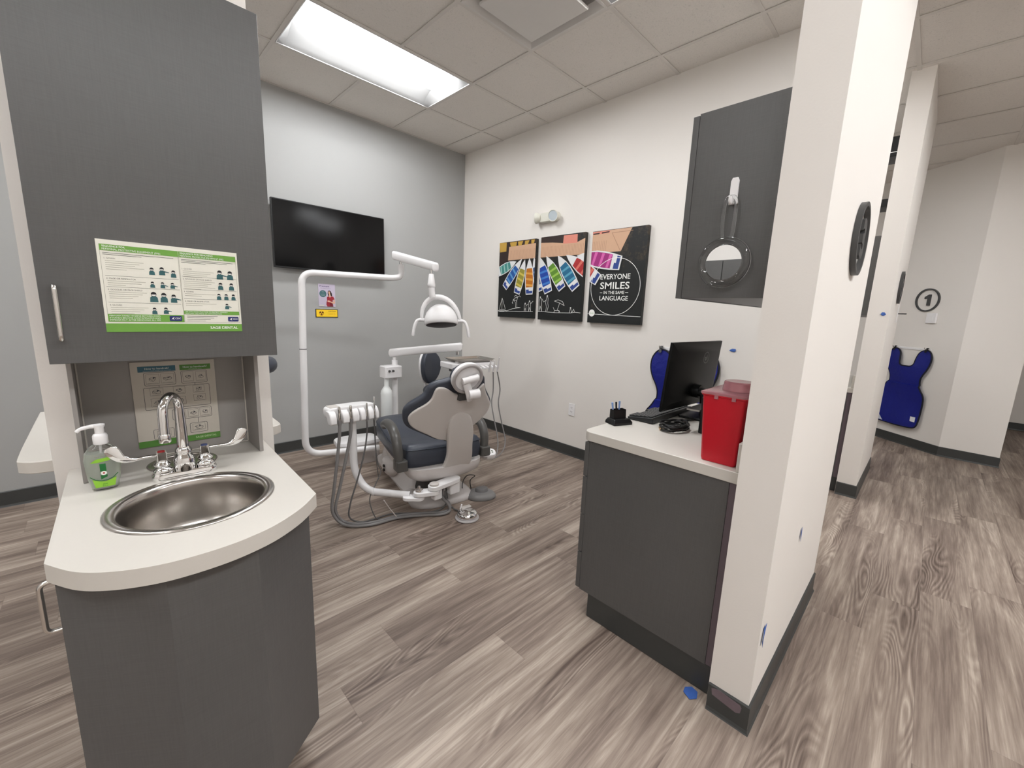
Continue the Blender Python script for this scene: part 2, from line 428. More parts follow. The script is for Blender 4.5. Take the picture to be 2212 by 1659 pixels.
# ================================================================== CEILING LIGHTS AND VENTS
LENS = mat('glowing_lens', rgb(255, 255, 255), .5, nz=False, emit=((1, 1.02, 1.04, 1), LAMP))
REFL = mat('white_reflector', rgb(132, 131, 130), .5, nz=False)
def troffer(i, j):
    x0, y0 = cell(i, j); x1, y1 = x0+2*T_, y0+T_; x0 += .013; x1 -= .013; y0 += .013; y1 -= .013; ym = (y0+y1)/2
    t = thing('ceiling_light', 'x', 'ceiling light', ((x0+x1)/2, ym, H))
    g = G(); zt = H+.002
    g.box(x0, x1, y0, y0+.006, zt-.003, zt+.01); g.box(x0, x1, y1-.006, y1, zt-.003, zt+.01); g.box(x0, x0+.006, y0, y1, zt-.003, zt+.01); g.box(x1-.006, x1, y0, y1, zt-.003, zt+.01)
    g.out('frame', WM, t, smooth=False)
    # curved side reflectors
    g = G(); lw = .105
    for sg in (1, -1):
        ye = y1-.006 if sg > 0 else y0+.006; yi = ym+sg*lw; ring = []
        for xx in (x0+.006, x1-.006):
            row = []
            for k in range(7):
                q = k/6; yy = ye+(yi-ye)*q; zz = zt+.085*math.sin(q*math.pi/2); row.append((xx, yy, zz))
            ring.append(row)
        g.loft(ring, caps=False, closed=False)
    for xx in (x0+.006, x1-.006):
        pts = [(xx, y0+.006+(y1-y0-.012)*k/12, zt+.085*math.sin(min(1, min(k, 12-k)/4)*math.pi/2)) for k in range(13)]
        inn = xx+(.055 if xx < (x0+x1)/2 else -.055)
        v1 = g.vs([(p[0], p[1], zt) for p in pts]); v2 = g.vs([(inn, p[1], max(zt+.001, p[2])) for p in pts])
        for k in range(12): g.face([v1[k], v1[k+1], v2[k+1], v2[k]])
    g.box(x0, x1, y0, y1, H+.093, H+.1)
    g.out('reflector', REFL, t)
    g = G(); rings = []
    for k in range(5):
        q = k/4; xx = x0+.05+.022*math.sin(q*math.pi/2) if True else 0
        rings.append((x0+.05+.03*(1-math.cos(q*math.pi/2))*0+.03*(1-math.sin((1-q)*0)), q))
    prof = [(ym+lw*math.cos(R(a)), zt+.088-.078*math.sin(R(a))) for a in range(0, 181, 12)]
    xs = [(x0+.052, .35), (x0+.058, .75), (x0+.075, 1), (x1-.075, 1), (x1-.058, .75), (x1-.052, .35)]
    rr = []
    for xx, sc in xs: rr.append([(xx, ym+(y-ym)*(.8+.2*sc), zt+.088-(zt+.088-z)*sc) for y, z in prof])
    g.loft(rr); g.out('lens', LENS, t)
    return t
LT = ['glowing two by four troffer light in the tiles in front of the grey television wall',
      'second ceiling troffer, only its lit tip showing beside the square vent at the top edge']
LT2 = ['ceiling troffer at the grey wall end of the bay behind the canvases', 'ceiling troffer near the wing wall end of the bay behind the canvases', 'ceiling troffer at the grey wall end of the bay left of the sink pillar', 'ceiling troffer toward the hallway in the bay left of the sink pillar', 'unseen hallway troffer added for more light behind the sink station', 'unseen hallway troffer added to brighten the walls behind the end of the desk cabinet', 'hallway ceiling troffer facing the nearest wing wall', 'hallway ceiling troffer facing the number two wing wall', 'unseen troffer added for more light at the left end of the hallway', 'hallway ceiling troffer before the number one wall', 'last hallway ceiling troffer at the far right end', 'hallway ceiling troffer farthest behind the viewer']
for k, (i, j) in enumerate(TROF):
    t = troffer(i, j)
    if k < 2: t['label'] = LT[k]
    else: t['label'] = LT2[k-2]
def vent(i, j):
    x0, y0 = cell(i, j); x1, y1 = x0+T_, y0+T_; x0 += .012; x1 -= .012; y0 += .012; y1 -= .012
    t = thing('ceiling_vent', 'square white ceiling diffuser with a flat centre panel beside the glowing troffer', 'vent', ((x0+x1)/2, (y0+y1)/2, H-.02))
    VM = mat('vent_white', rgb(214, 211, 207), .5)
    g = G()
    def fr(d, z): return [(x0+d, y0+d, z), (x1-d, y0+d, z), (x1-d, y1-d, z), (x0+d, y1-d, z)]
    g.loft([fr(0, H+.002), fr(0, H-.004), fr(.012, H-.004), fr(.05, H+.03), fr(.06, H+.12)], caps=False); g.box(x0, x1, y0, y1, H+.12, H+.125)
    g.out('frame', VM, t, smooth=False)
    g = G(); d = .075; g.loft([fr(d+.02, H+.004), fr(d, H-.002), fr(d, H-.014), fr(d+.004, H-.018)], caps=True); g.out('panel', VM, t, smooth=False)
    return t
v1 = vent(*VENT[0])
v2 = vent(*VENT[1]); v2['label'] = 'square white ceiling diffuser over the neighbouring bay, out of view'

# ================================================================== SINK STATION ON THE PILLAR
ZC = .83
arc = [(-3.231, -2.834), (-3.193, -2.899), (-3.157, -2.936), (-3.11, -2.965), (-3.052, -2.985), (-2.975, -2.990), (-2.91, -2.980), (-2.849, -2.957), (-2.78, -2.909), (-2.722, -2.847)]
def flat_with_holes(g, outer, holes, z0, z1):
    """slab with round holes: top and bottom faces tessellated around them"""
    loops = [outer]+holes; flatp = [p for L in loops for p in L]
    tris = tessellate_polygon([[Vector((p[0], p[1], 0)) for p in L] for L in loops])
    for z in (z0, z1):
        vs = g.vs([(p[0], p[1], z) for p in flatp])
        for t in tris: g.face([vs[i] for i in t])
    for L in loops: g.loft([[(p[0], p[1], z0) for p in L], [(p[0], p[1], z1) for p in L]], caps=False)
def circ(c, r, n=48): return [(c[0]+r*math.cos(2*math.pi*i/n), c[1]+r*math.sin(2*math.pi*i/n)) for i in range(n)]
SC = (-2.97, -2.683); GC = (-2.957, -2.345)
arcs = [tuple(p[:2]) for p in smooth_path([(x, y, 0) for x, y in arc], 4)]
outer = [(-3.216, -2.222)]+arcs+[(-2.703, -2.225)]
t = thing('sink_counter', 'cream curved countertop slab under the steel sink and chrome faucet', 'countertop', (-2.97, -2.6, ZC-.04))
g = G(); flat_with_holes(g, outer, [circ(SC, .165), circ(GC, .08)], ZC-.04, ZC); g.out('slab', SOLID, t, bev=.003, ang=30)
# base cabinet
t = thing('sink_cabinet', 'charcoal faceted base cabinet under the curved sink countertop', 'cabinet', (-2.97, -2.6, 0))
body = [(-3.205, -2.235), (-3.205, -2.80), (-3.2205, -2.80), (-3.2205, -2.843), (-3.06, -2.955), (-2.893, -2.957), (-2.743, -2.844), (-2.743, -2.235)]
g = G(); 
def hollow(g, body, z0, z1, th=.018):
    n = len(body); cx = sum(p[0] for p in body)/n; cy = sum(p[1] for p in body)/n
    inn = [(cx+(x-cx)*(1-th*4), cy+(y-cy)*(1-th*3)) for x, y in body]
    g.loft([[(x, y, z0) for x, y in body], [(x, y, z1) for x, y in body], [(x, y, z1) for x, y in inn], [(x, y, z0+th) for x, y in inn]], caps=False)
    v = g.vs([(x, y, z0) for x, y in body]); g.face(v); v = g.vs([(x, y, z0+th) for x, y in inn]); g.face(v)
hollow(g, body, .1, ZC-.041); g.out('body', LAM, t, smooth=False, weld=False)
cx, cy = -2.974, -2.6
g = G(); g.prism([(cx+(x-cx)*.78, max(-2.87, y+.07) if y < -2.5 else y-.005, .001) for x, y in body], (0, 0, .0985)); g.out('toe_kick', COVE, t, smooth=False)
g = G(); g.box(-3.2205, -3.2055, -2.797, -2.26, .115, ZC-.055); d = g.out('door', LAM, t, smooth=False, bev=.001)
def pull(parent, a, b, out, r=.005, depth=.03):
    a, b, out = Vector(a), Vector(b), Vector(out).normalized()*depth
    g = G(); g.tube(fillet([a, a+out, b+out, b], .018, 8), r, 12); return g.out('handle', NICKEL, parent)
pull(d, (-3.2205, -2.765, .755), (-3.2205, -2.765, .64), (-1, 0, 0))
# sink
t = thing('sink', 'round brushed stainless steel sink bowl set into the curved cream counter', 'sink', (SC[0], SC[1], ZC-.16))
g = G()
prof = [(.1815, ZC+.0004), (.181, ZC+.003), (.176, ZC+.0055), (.163, ZC+.0045), (.157, ZC+.001), (.1535, ZC-.006), (.1515, ZC-.02), (.149, ZC-.07), (.143, ZC-.115), (.13, ZC-.14), (.105, ZC-.152), (.05, ZC-.158), (.022, ZC-.160)]
rings = [[(SC[0]+r*math.cos(2*math.pi*i/72), SC[1]+r*math.sin(2*math.pi*i/72), z) for i in range(72)] for r, z in prof]
back = [[(SC[0]+(r+.0015)*math.cos(2*math.pi*i/72), SC[1]+(r+.0015)*math.sin(2*math.pi*i/72), z-.0015) for i in range(72)] for r, z in prof[::-1] if r < .16]
g.loft(rings+back[:1]+back[1:], caps=False); g.out('bowl', STEEL, t, ang=60)
g = G(); g.lathe([(.03, 0), (.03, .002), (.024, .003), (.018, .0), (.0, .0)], (SC[0], SC[1], ZC-.1585)); g.out('drain', CHROME, t)
# waste chute ring behind the faucet
t = thing('waste_chute', 'round steel ringed hole in the counter behind the chrome faucet', 'waste chute', (GC[0], GC[1], ZC-.1))
g = G(); g.lathe([(.0905, ZC+.0004), (.0905, ZC+.002), (.086, ZC+.004), (.079, ZC+.003), (.076, ZC-.002), (.075, ZC-.14), (.077, ZC-.14), (.078, ZC-.001), (.0905, ZC+.0004)], (GC[0], GC[1], 0), 48)
g.out('ring', STEEL, t, ang=50)
g = G(); g.lathe([(.0, ZC-.138), (.074, ZC-.138), (.074, ZC-.135), (0, ZC-.135)], (GC[0], GC[1], 0), 40); g.out('chute_floor', BLK, t)

# faucet
FX, FY = -2.966, -2.474
t = thing('faucet', 'chrome gooseneck faucet with two curved wrist blade handles behind the round sink', 'faucet', (FX, FY, ZC))
g = G()
pl = []
for i in range(40):
    a = 2*math.pi*i/40; cxx = .051 if math.cos(a) > 0 else -.051
    pl.append((FX+cxx+.028*math.cos(a), FY+.024*math.sin(a)))
g.loft([[(x, y, ZC+.0005) for x, y in pl], [(x, y, ZC+.014) for x, y in pl], [(FX+(x-FX)*.965, FY+(y-FY)*.86, ZC+.021) for x, y in pl]])
g.out('base_plate', CHROME, t, ang=50)
g = G(); g.lathe([(.026, ZC+.019), (.026, ZC+.05), (.023, ZC+.062), (.0185, ZC+.068), (.0185, ZC+.073), (.021, ZC+.075), (.0205, ZC+.082), (.015, ZC+.09)], (FX, FY, 0)); g.out('spout_body', CHROME, t, ang=50)
g = G(); sd = Vector((-.50, -.86, 0)).normalized(); cR = .043; zt = ZC+.208; p0 = Vector((FX, FY, 0))
pts = [p0+Vector((0, 0, ZC+.08)), p0+Vector((0, 0, ZC+.14)), p0+Vector((0, 0, zt))]
for a in range(15, 181, 15): pts.append(p0+sd*(cR-cR*math.cos(R(a)))+Vector((0, 0, zt+cR*math.sin(R(a)))))
pts += [p0+sd*(2*cR+.001)+Vector((0, 0, zt-.03)), p0+sd*(2*cR+.002)+Vector((0, 0, zt-.055))]
g.tube(pts, [.0145, .0135]+[.0115]*(len(pts)-2), 20); g.out('spout', CHROME, t, ang=60)
g = G(); e = p0+sd*(2*cR+.002); g.lathe([(.0125, zt-.078), (.0135, zt-.076), (.0135, zt-.056), (.0125, zt-.054), (.009, zt-.054)], (e.x, e.y, 0)); g.out('aerator', CHROME, t, ang=40)
for sg in (-1, 1):
    hx = FX+sg*.0505
    g = G(); g.lathe([(.0225, ZC+.019), (.0235, ZC+.024), (.0235, ZC+.03), (.019, ZC+.036), (.0145, ZC+.039), (.0195, ZC+.043), (.0205, ZC+.048), (.016, ZC+.053), (.0135, ZC+.056), (.0135, ZC+.06), (.0, ZC+.06)], (hx, FY, 0)); g.out('valve', CHROME, t, ang=50)
    g = G(); g.rbox(hx-.0115, hx+.0115, FY-.0115, FY+.0115, ZC+.058, ZC+.084, .003)
    # wrist blade: rod widening into an upturned spoon
    path = smooth_path([(hx+sg*.008, FY, ZC+.074), (hx+sg*.038, FY-.002, ZC+.075), (hx+sg*.062, FY-.004, ZC+.074), (hx+sg*.084, FY-.004, ZC+.082), (hx+sg*.098, FY-.002, ZC+.101), (hx+sg*.106, FY, ZC+.118)], 5)
    n = len(path); wid = [.0045+.0105*max(0, min(1, (i/(n-1)-.3)/.5)) for i in range(n)]; wid[-1] = .006; wid[-2] = .0115; wid[-3] = .0142
    thk = [.0045-.0018*(i/(n-1)) for i in range(n)]; rings = []
    for i, p in enumerate(path):
        tt = (path[min(i+1, n-1)]-path[max(i-1, 0)]).normalized(); b = Vector((0, 1, 0)); a = tt.cross(b).normalized()
        rings.append([p+a*math.cos(2*math.pi*k/14)*wid[i]+b*math.sin(2*math.pi*k/14)*thk[i]-b*.010*math.sin(math.pi*i/(n-1))*0 for k in range(14)])
    g.loft(rings); h = g.out('handle', CHROME, t, ang=50)
    g = G(); g.lathe([(.0085, ZC+.084), (.0085, ZC+.0858), (0, ZC+.0862)], (hx, FY, 0)); g.out('index_button', ink('hot_red', 150, 30, 34) if sg < 0 else ink('cold_blue', 60, 70, 110), h)

# soap bottle
BXc, BYc = -3.138, -2.455
t = thing('soap_bottle', 'clear hand gel bottle with white pump and green label left of the faucet', 'soap bottle', (BXc, BYc, ZC))
CLR = mat('clear_bottle_plastic', (1, 1, 1, 1), .03, trans=1, ior=1.4, nz=False)
GEL = mat('clear_gel', (.84, .90, .80, 1), .15, trans=.55, ior=1.34, nz=False)
def ov(z, hw, hd, n=40, p=2.6): return [(BXc+hw*math.copysign(abs(math.cos(2*math.pi*i/n))**(2/p), math.cos(2*math.pi*i/n)), BYc+hd*math.copysign(abs(math.sin(2*math.pi*i/n))**(2/p), math.sin(2*math.pi*i/n)), ZC+z) for i in range(n)]
bp = [(0.0008, .024, .015), (.004, .027, .018), (.03, .032, .0195), (.06, .0355, .0205), (.085, .0365, .0205), (.105, .033, .019), (.12, .024, .016), (.128, .013, .012), (.131, .0115, .0115)]
g = G(); g.loft([ov(*q) for q in bp]); g.out('bottle', CLR, t, ang=70)
g = G(); g.loft([ov(z, a-.0022, b-.0022) for z, a, b in [(.007, .025, .016), (.03, .0315, .0195), (.06, .035, .0205), (.085, .036, .0205), (.1, .034, .0195), (.104, .0325, .019)]]); g.out('gel', GEL, t, ang=70)
g = G(); g.lathe([(.0145, ZC+.128), (.0155, ZC+.13), (.0155, ZC+.15), (.0135, ZC+.155), (.0095, ZC+.157), (.0095, ZC+.172), (.012, ZC+.176), (.0125, ZC+.181), (0, ZC+.183)], (BXc+.002, BYc, 0), 28)
g.tube(smooth_path([(BXc+.006, BYc, ZC+.178), (BXc-.015, BYc-.002, ZC+.178), (BXc-.032, BYc-.004, ZC+.175), (BXc-.041, BYc-.005, ZC+.168)], 5), [.0058]*5+[.005]*5+[.0045]*5+[.0035], 12); g.out('pump', WP, t, ang=45)
g = G(); g.tube([(BXc, BYc, ZC+.02), (BXc, BYc, ZC+.13)], .003, 8); g.out('dip_tube', WP, t)
LG = ink('lime', 140, 196, 56); DG = ink('deep_green', 22, 104, 46); GLW = ink('label_white', 236, 238, 230)
def wrapy(bmm):   # press the flat label onto the front curve of the bottle
    for v in bmm.verts:
        dx = (v.co.x-BXc)/.038; v.co.y = v.co.y+.0205*(1-max(0, 1-abs(dx)**2.6)**(1/2.6))
A = Art((BXc, BYc-.0212, ZC), (1, 0, 0), (0, 0, 1))
A.poly([(-.019, .012), (.019, .012), (.0235, .036), (.012, .030), (0, .027), (-.012, .030), (-.0235, .036)], LG, 1)
A.line([(-.027, .043), (-.018, .035), (-.007, .0305), (.006, .031), (.018, .036), (.027, .045)], .0018, DG, 2)
A.rect(-.0065, .0055, .056, .077, DG, 1); A.poly([(-.0065, .034), (0, .037), (.0065, .040), (.0065, .046), (-.0065, .046)], DG, 1); A.disc((0, .051), .0058, GLW, 2); A.disc((0, .051), .0022, ink('dot_red', 180, 60, 60), 3)
A.poly([(-.024, .082), (-.012, .091), (.02, .0945), (.026, .093), (.012, .084), (-.01, .081)], LG, 1); A.text('hand sanitizer', 0, .096, .0035, ink('label_grey', 150, 140, 120), 2, 'CENTER')
A.text('aloe', 0, .019, .004, DG, 2, 'CENTER'); A.text('8 fl oz', 0, .014, .003, DG, 2, 'CENTER')
bm_ = A.bm; bmesh.ops.subdivide_edges(bm_, edges=bm_.edges[:], cuts=2, use_grid_fill=True); wrapy(bm_); A.out('label', t)

# splash panels framing the niche
LAMS = mat('taupe_laminate', rgb(150, 145, 141), .42, nz=(30, .03))
t = thing('backsplash_surround', 'taupe laminate splash surround between the sink counter and the upper cabinet', 'backsplash', (-2.96, -2.24, ZC))
g = G(); g.box(-3.183, -2.735, -2.229, -2.2215, ZC+.0005, 1.18); g.out('back_panel', LAMS, t, smooth=False)
g = G(); g.box(-3.183, -3.173, -2.382, -2.2295, ZC+.0005, 1.18); g.out('side_panel', LAMS, t, smooth=False, bev=.001)
g = G(); g.box(-2.747, -2.735, -2.382, -2.2295, ZC+.0005, 1.18); g.out('side_panel', LAMS, t, smooth=False, bev=.001)
CAULK = mat('pale_caulk', rgb(205, 198, 190), .5)
g = G(); g.tube([(-3.171, -2.231, ZC+.002), (-3.171, -2.231, 1.178)], .0022, 6); g.tube([(-2.749, -2.231, ZC+.002), (-2.749, -2.231, 1.178)], .0022, 6); g.tube([(-3.171, -2.231, ZC+.003), (-2.749, -2.231, ZC+.003)], .0022, 6); g.out('caulk_line', CAULK, t)

# upper cabinet
YU = -2.50
t = thing('wall_cabinet', 'tall charcoal wall cabinet above the sink with a laminated poster on its door', 'cabinet', (-2.96, -2.36, 1.185))
g = G(); g.box(-3.2, -2.708, YU+.02, -2.222, 1.185, 2.157); g.out('body', LAM, t, smooth=False)
g = G(); g.box(-3.2035, -2.7045, YU, YU+.019, 1.183, 2.159); d = g.out('door', LAM, t, smooth=False, bev=.0012)
pull(d, (-3.176, YU, 1.372), (-3.176, YU, 1.242), (0, -1, 0), r=.0048, depth=.028)

# poster on the door
PG = ink('poster_green', 112, 166, 68); PGD = ink('poster_green_shade', 96, 150, 84); PW = ink('poster_cream', 236, 234, 222); PK = ink('black', 26, 26, 28); PGR = ink('text_grey', 150, 148, 132); PT = ink('scrub_teal', 52, 98, 102); PB = ink('navy', 28, 40, 104); PWH = ink('white', 244, 244, 240); PSK = ink('outline_grey', 120, 118, 110)
t = thing('ppe_poster', 'wide laminated poster with green bands and small figures taped to the cabinet door', 'poster', (-2.95, YU-.002, 1.25))
c4 = [(-3.0969,1.4899),(-2.7975,1.4921),(-2.7983,1.2611),(-3.0965,1.2602)]
PU0, PU1, PV0, PV1 = c4[3][0], c4[2][0], (c4[2][1]+c4[3][1])/2, (c4[0][1]+c4[1][1])/2
g = G(); g.box(PU0, PU1, YU-.0022, YU-.0003, PV0, PV1); g.out('board', PW, t, smooth=False)
A = Art((0, YU-.0023, 0), (1, 0, 0), (0, 0, 1)); w_, h_ = PU1-PU0, PV1-PV0
def pu(a): return PU0+w_*a
def pv(b): return PV1-h_*b
A.rect(PU0, PU1, PV0, pv(.905), PG); A.text('SAGE DENTAL', pu(.965), pv(.967), .0075, PWH, 2, 'RIGHT', bold=.02)
for a0, a1, hd in ((.02, .535, .885), (.54, .985, .885)):
    A.line([(pu(a0), pv(.05)), (pu(a1), pv(.05)), (pu(a1), pv(hd)), (pu(a0), pv(hd))], .0006, PGR, 1, closed=True)
A.rect(pu(.02), pu(.537), pv(.115), pv(.05), PG, 2); A.rect(pu(.54), pu(.985), pv(.115), pv(.05), PG, 2)
A.text('SEQUENCE FOR', pu(.035), pv(.077), .0042, PWH, 3, bold=.01); A.text('PERSONAL PROTECTIVE EQUIPMENT (PPE)', pu(.035), pv(.108), .0045, PWH, 3, width=.112)
A.text('SEQUENCE FOR REMOVING', pu(.55), pv(.077), .0042, PWH, 3, bold=.01); A.text('PERSONAL PROTECTIVE EQUIPMENT (PPE)', pu(.55), pv(.108), .0045, PWH, 3, width=.10)
def txt_lines(u0, u1, vt, n, dv, m=PGR, th=.0009):
    for i in range(n):
        q = u0+(u1-u0)*(1 if i < n-1 else .6)*(1-.12*((i*7) % 3)); A.rect(u0, q, vt-i*dv-th, vt-i*dv, m, 2)
txt_lines(pu(.035), pu(.50), pv(.137), 2, .004, PK); txt_lines(pu(.555), pu(.96), pv(.137), 3, .0038, PK)
def person(u, v, s, pose=0):
    A.poly([(u-s*.5, v), (u+s*.5, v), (u+s*.45, v+s*.7), (u+s*.2, v+s*.95), (u-s*.2, v+s*.95), (u-s*.45, v+s*.7)], PT, 2)
    if pose: A.poly([(u+s*.3, v+s*.6), (u+s*1.1, v+s*.5), (u+s*1.15, v+s*.62), (u+s*.35, v+s*.88)], PT, 2); 
    A.disc((u, v+s*1.2), s*.3, PWH, 3, 14); A.ring((u, v+s*1.2), s*.3, s*.06, PK, 3, 16)
    A.poly([(u+s*.34*math.cos(R(a)), v+s*1.25+s*.34*math.sin(R(a))) for a in range(-10, 200, 20)], PK, 4)
for k, (b0, n, hdr) in enumerate([(.185, 6, 'GOWN'), (.40, 4, 'MASK OR RESPIRATOR'), (.52, 5, 'GOGGLES OR FACE SHIELD'), (.69, 5, 'GLOVES')]):
    if k: A.rect(pu(.035), pu(.525), pv(b0-.018), pv(b0-.018)+.0005, PK, 2)
    A.text('%d. %s' % (k+1, hdr), pu(.04), pv(b0+.018), .0035, PSK, 3); txt_lines(pu(.045), pu(.29), pv(b0+.035), n-1, .0052, PGR, .0007)
for k, (b0, n, hdr) in enumerate([(.235, 4, 'GLOVES'), (.355, 5, 'GOGGLES OR FACE SHIELD'), (.505, 2, 'GOWN'), (.62, 2, 'MASK OR RESPIRATOR')]):
    if k: A.rect(pu(.55), pu(.975), pv(b0-.018), pv(b0-.018)+.0005, PK, 2)
    A.text('%d. %s' % (k+1, hdr), pu(.555), pv(b0+.018), .0035, PSK, 3); txt_lines(pu(.56), pu(.80), pv(b0+.035), n, .0052, PGR, .0007)
for a, b, s, p in [(.34, .345, .012, 0), (.41, .34, .013, 1), (.49, .36, .012, 0), (.335, .49, .010, 0), (.405, .49, .010, 1), (.475, .49, .010, 1), (.335, .655, .017, 0), (.405, .655, .016, 0), (.475, .655, .014, 1), (.33, .795, .011, 0), (.41, .79, .011, 1), (.845, .345, .016, 1), (.93, .345, .016, 0), (.845, .475, .013, 0), (.935, .475, .013, 0), (.825, .60, .011, 0), (.885, .60, .011, 0), (.945, .60, .011, 0), (.885, .715, .010, 1)]: person(pu(a), pv(b), s, p)
A.rect(pu(.02), pu(.537), pv(.885), pv(.80), PG, 2)
for i in range(3): A.text(['PERFORM HAND HYGIENE BETWEEN STEPS', 'IF HANDS BECOME CONTAMINATED AND', 'IMMEDIATELY AFTER REMOVING ALL PPE'][i], pu(.03), pv(.825+.024*i), .0035, PWH, 3, width=.10)
A.rect(pu(.54), pu(.985), pv(.79), pv(.745), PG, 2); A.text('USE SAFE WORK PRACTICES TO PROTECT YOURSELF', pu(.55), pv(.765), .003, PWH, 3, width=.10); A.text('AND LIMIT THE SPREAD OF CONTAMINATION', pu(.55), pv(.785), .003, PWH, 3, width=.085)
txt_lines(pu(.56), pu(.80), pv(.81), 4, .0045, PK, .0008)
for a in (.43, .885): A.rrect(pu(a), pu(a+.09), pv(.873), pv(.812), .002, PB, 3); A.text('CDC', pu(a+.083), pv(.850), .0042, PWH, 4, 'RIGHT', bold=.02); A.poly([(pu(a+.012), pv(.858)), (pu(a+.022), pv(.835)), (pu(a+.038), pv(.825)), (pu(a+.03), pv(.84)), (pu(a+.034), pv(.86)), (pu(a+.022), pv(.846))], PWH, 4)
A.out('print', t)

# handwashing poster in the niche
t = thing('handwashing_poster', 'beige handwashing flow chart board on the wall behind the gooseneck faucet', 'poster', (-2.945, -2.235, .87))
q = [(-3.0534,1.1469),(-2.835,1.1475),(-2.8346,0.8646),(-3.0548,0.8655)]
HU0, HU1, HV0, HV1 = (q[0][0]+q[3][0])/2, (q[1][0]+q[2][0])/2, (q[2][1]+q[3][1])/2, (q[0][1]+q[1][1])/2
BG = ink('board_beige', 196, 188, 176)
g = G(); g.box(HU0, HU1, -2.2335, -2.2295, HV0, HV1); g.out('board', BG, t, smooth=False)
A = Art((0, -2.2337, 0), (1, 0, 0), (0, 0, 1)); w_, h_ = HU1-HU0, HV1-HV0
def hu(a): return HU0+w_*a
def hv(b): return HV1-h_*b
HG = ink('hand_green', 86, 136, 58); HT = ink('hand_teal', 58, 102, 118); HK = ink('chart_line', 74, 76, 80); HD = ink('sketch', 112, 108, 104)
A.rect(HU0, HU1, HV0, hv(.925), HG, 1); A.text('SAGE DENTAL', hu(.95), hv(.972), .0065, ink('pale_green', 186, 206, 160), 2, 'RIGHT', bold=.02)
A.rect(hu(.08), hu(.51), hv(.115), hv(.05), HT, 1); A.text('How to handrub?', hu(.295), hv(.088), .006, ink('pale', 200, 206, 200), 2, 'CENTER', bold=.02); A.text('WITH ALCOHOL BASED FORMULATION', hu(.295), hv(.108), .0022, ink('pale', 200, 206, 200), 2, 'CENTER', width=.07)
A.rect(hu(.56), hu(.945), hv(.115), hv(.05), HG, 1); A.text('How to handwash?', hu(.75), hv(.088), .006, ink('pale', 200, 206, 200), 2, 'CENTER', bold=.02); A.text('WITH SOAP AND WATER', hu(.75), hv(.108), .0022, ink('pale', 200, 206, 200), 2, 'CENTER')
def rr(a0, a1, b0, b1, r=.004, w=.0011):
    u0, u1, v0, v1 = hu(a0), hu(a1), hv(b1), hv(b0); pts = []
    for cx_, cy_, st in ((u1-r, v1-r, 0), (u0+r, v1-r, 90), (u0+r, v0+r, 180), (u1-r, v0+r, 270)):
        for j in range(5): a = R(st+22.5*j); pts.append((cx_+r*math.cos(a), cy_+r*math.sin(a)))
    A.line(pts, w, HK, 2, closed=True)
def sketch(a0, a1, b0, b1, k):
    rnd = random.Random(k); A.line([(hu(a0), hv(b0)), (hu(a1), hv(b0)), (hu(a1), hv(b1)), (hu(a0), hv(b1))], .0006, HD, 2, closed=True)
    ua, ub, va, vb = hu(a0), hu(a1), hv(b1), hv(b0); cx_, cy_ = (ua+ub)/2, (va+vb)/2; s = (ub-ua)*.36; p = []
    for i in range(9): a = 2*math.pi*i/9; rr_ = s*(.55+.45*rnd.random()); p.append((cx_+rr_*math.cos(a), cy_+rr_*.7*math.sin(a)))
    A.line(p, .0008, HK, 3, closed=True); A.line([p[0], p[4], p[7]], .0008, HK, 3); A.poly([p[1], p[2], (cx_, cy_)], HK, 2); A.line([(ua+.003, va+.002), (ub-.003, va+.002)], .0005, HK, 3)
rr(.14, .50, .125, .275); sketch(.16, .31, .145, .255, 1); sketch(.33, .48, .145, .255, 2)
rr(.57, .89, .125, .275); sketch(.59, .72, .14, .255, 3); sketch(.75, .875, .14, .255, 4)
rr(.12, .91, .30, .56); sketch(.19, .34, .31, .395, 5); sketch(.19, .34, .43, .525, 6); sketch(.46, .60, .31, .395, 7); sketch(.70, .84, .31, .395, 8); sketch(.70, .85, .42, .50, 9); sketch(.46, .60, .43, .525, 12)
rr(.42, .91, .585, .71); sketch(.445, .58, .60, .695, 10); sketch(.61, .74, .60, .695, 11); sketch(.76, .89, .60, .695, 13)
rr(.18, .42, .80, .915); sketch(.22, .38, .82, .89, 14); rr(.62, .84, .775, .895); sketch(.65, .81, .79, .87, 15)
A.line([(hu(.30), hv(.275)), (hu(.30), hv(.30))], .001, HK, 2); A.line([(hu(.73), hv(.275)), (hu(.73), hv(.30))], .001, HK, 2); A.line([(hu(.30), hv(.56)), (hu(.30), hv(.80))], .001, HK, 2); A.line([(hu(.73), hv(.71)), (hu(.73), hv(.775))], .001, HK, 2)
A.out('print', t)

# ================================================================== COUNTER BEHIND THE PILLAR, STOOL BEHIND IT
t = thing('side_counter', 'cream rounded countertop showing at both sides behind the sink pillar', 'countertop', (-2.97, -1.6, ZC-.04))
def rrpts(x0, x1, y0, y1, r, rs=(1, 1, 1, 1), n=8):
    pts = []
    for (cx_, cy_, st), k in zip(((x1, y1, 0), (x0, y1, 90), (x0, y0, 180), (x1, y0, 270)), rs):
        q = r*k; ccx = cx_-q if cx_ == x1 else cx_+q; ccy = cy_-q if cy_ == y1 else cy_+q
        for j in range(n+1): a = R(st+90*j/n); pts.append((ccx+q*math.cos(a), ccy+q*math.sin(a)))
    return pts
pts = smooth_path([(-3.335, -1.25, 0), (-3.337, -1.6, 0), (-3.337, -1.98, 0), (-3.325, -2.048, 0), (-3.27, -2.077, 0), (-3.1, -2.088, 0), (-2.85, -2.088, 0), (-2.67, -2.083, 0), (-2.60, -2.062, 0), (-2.583, -1.99, 0), (-2.583, -1.6, 0), (-2.585, -1.25, 0)], 4)
g = G(); g.prism([(p.x, p.y, ZC-.04) for p in pts], (0, 0, .04)); g.out('slab', SOLID, t, bev=.003, ang=30)
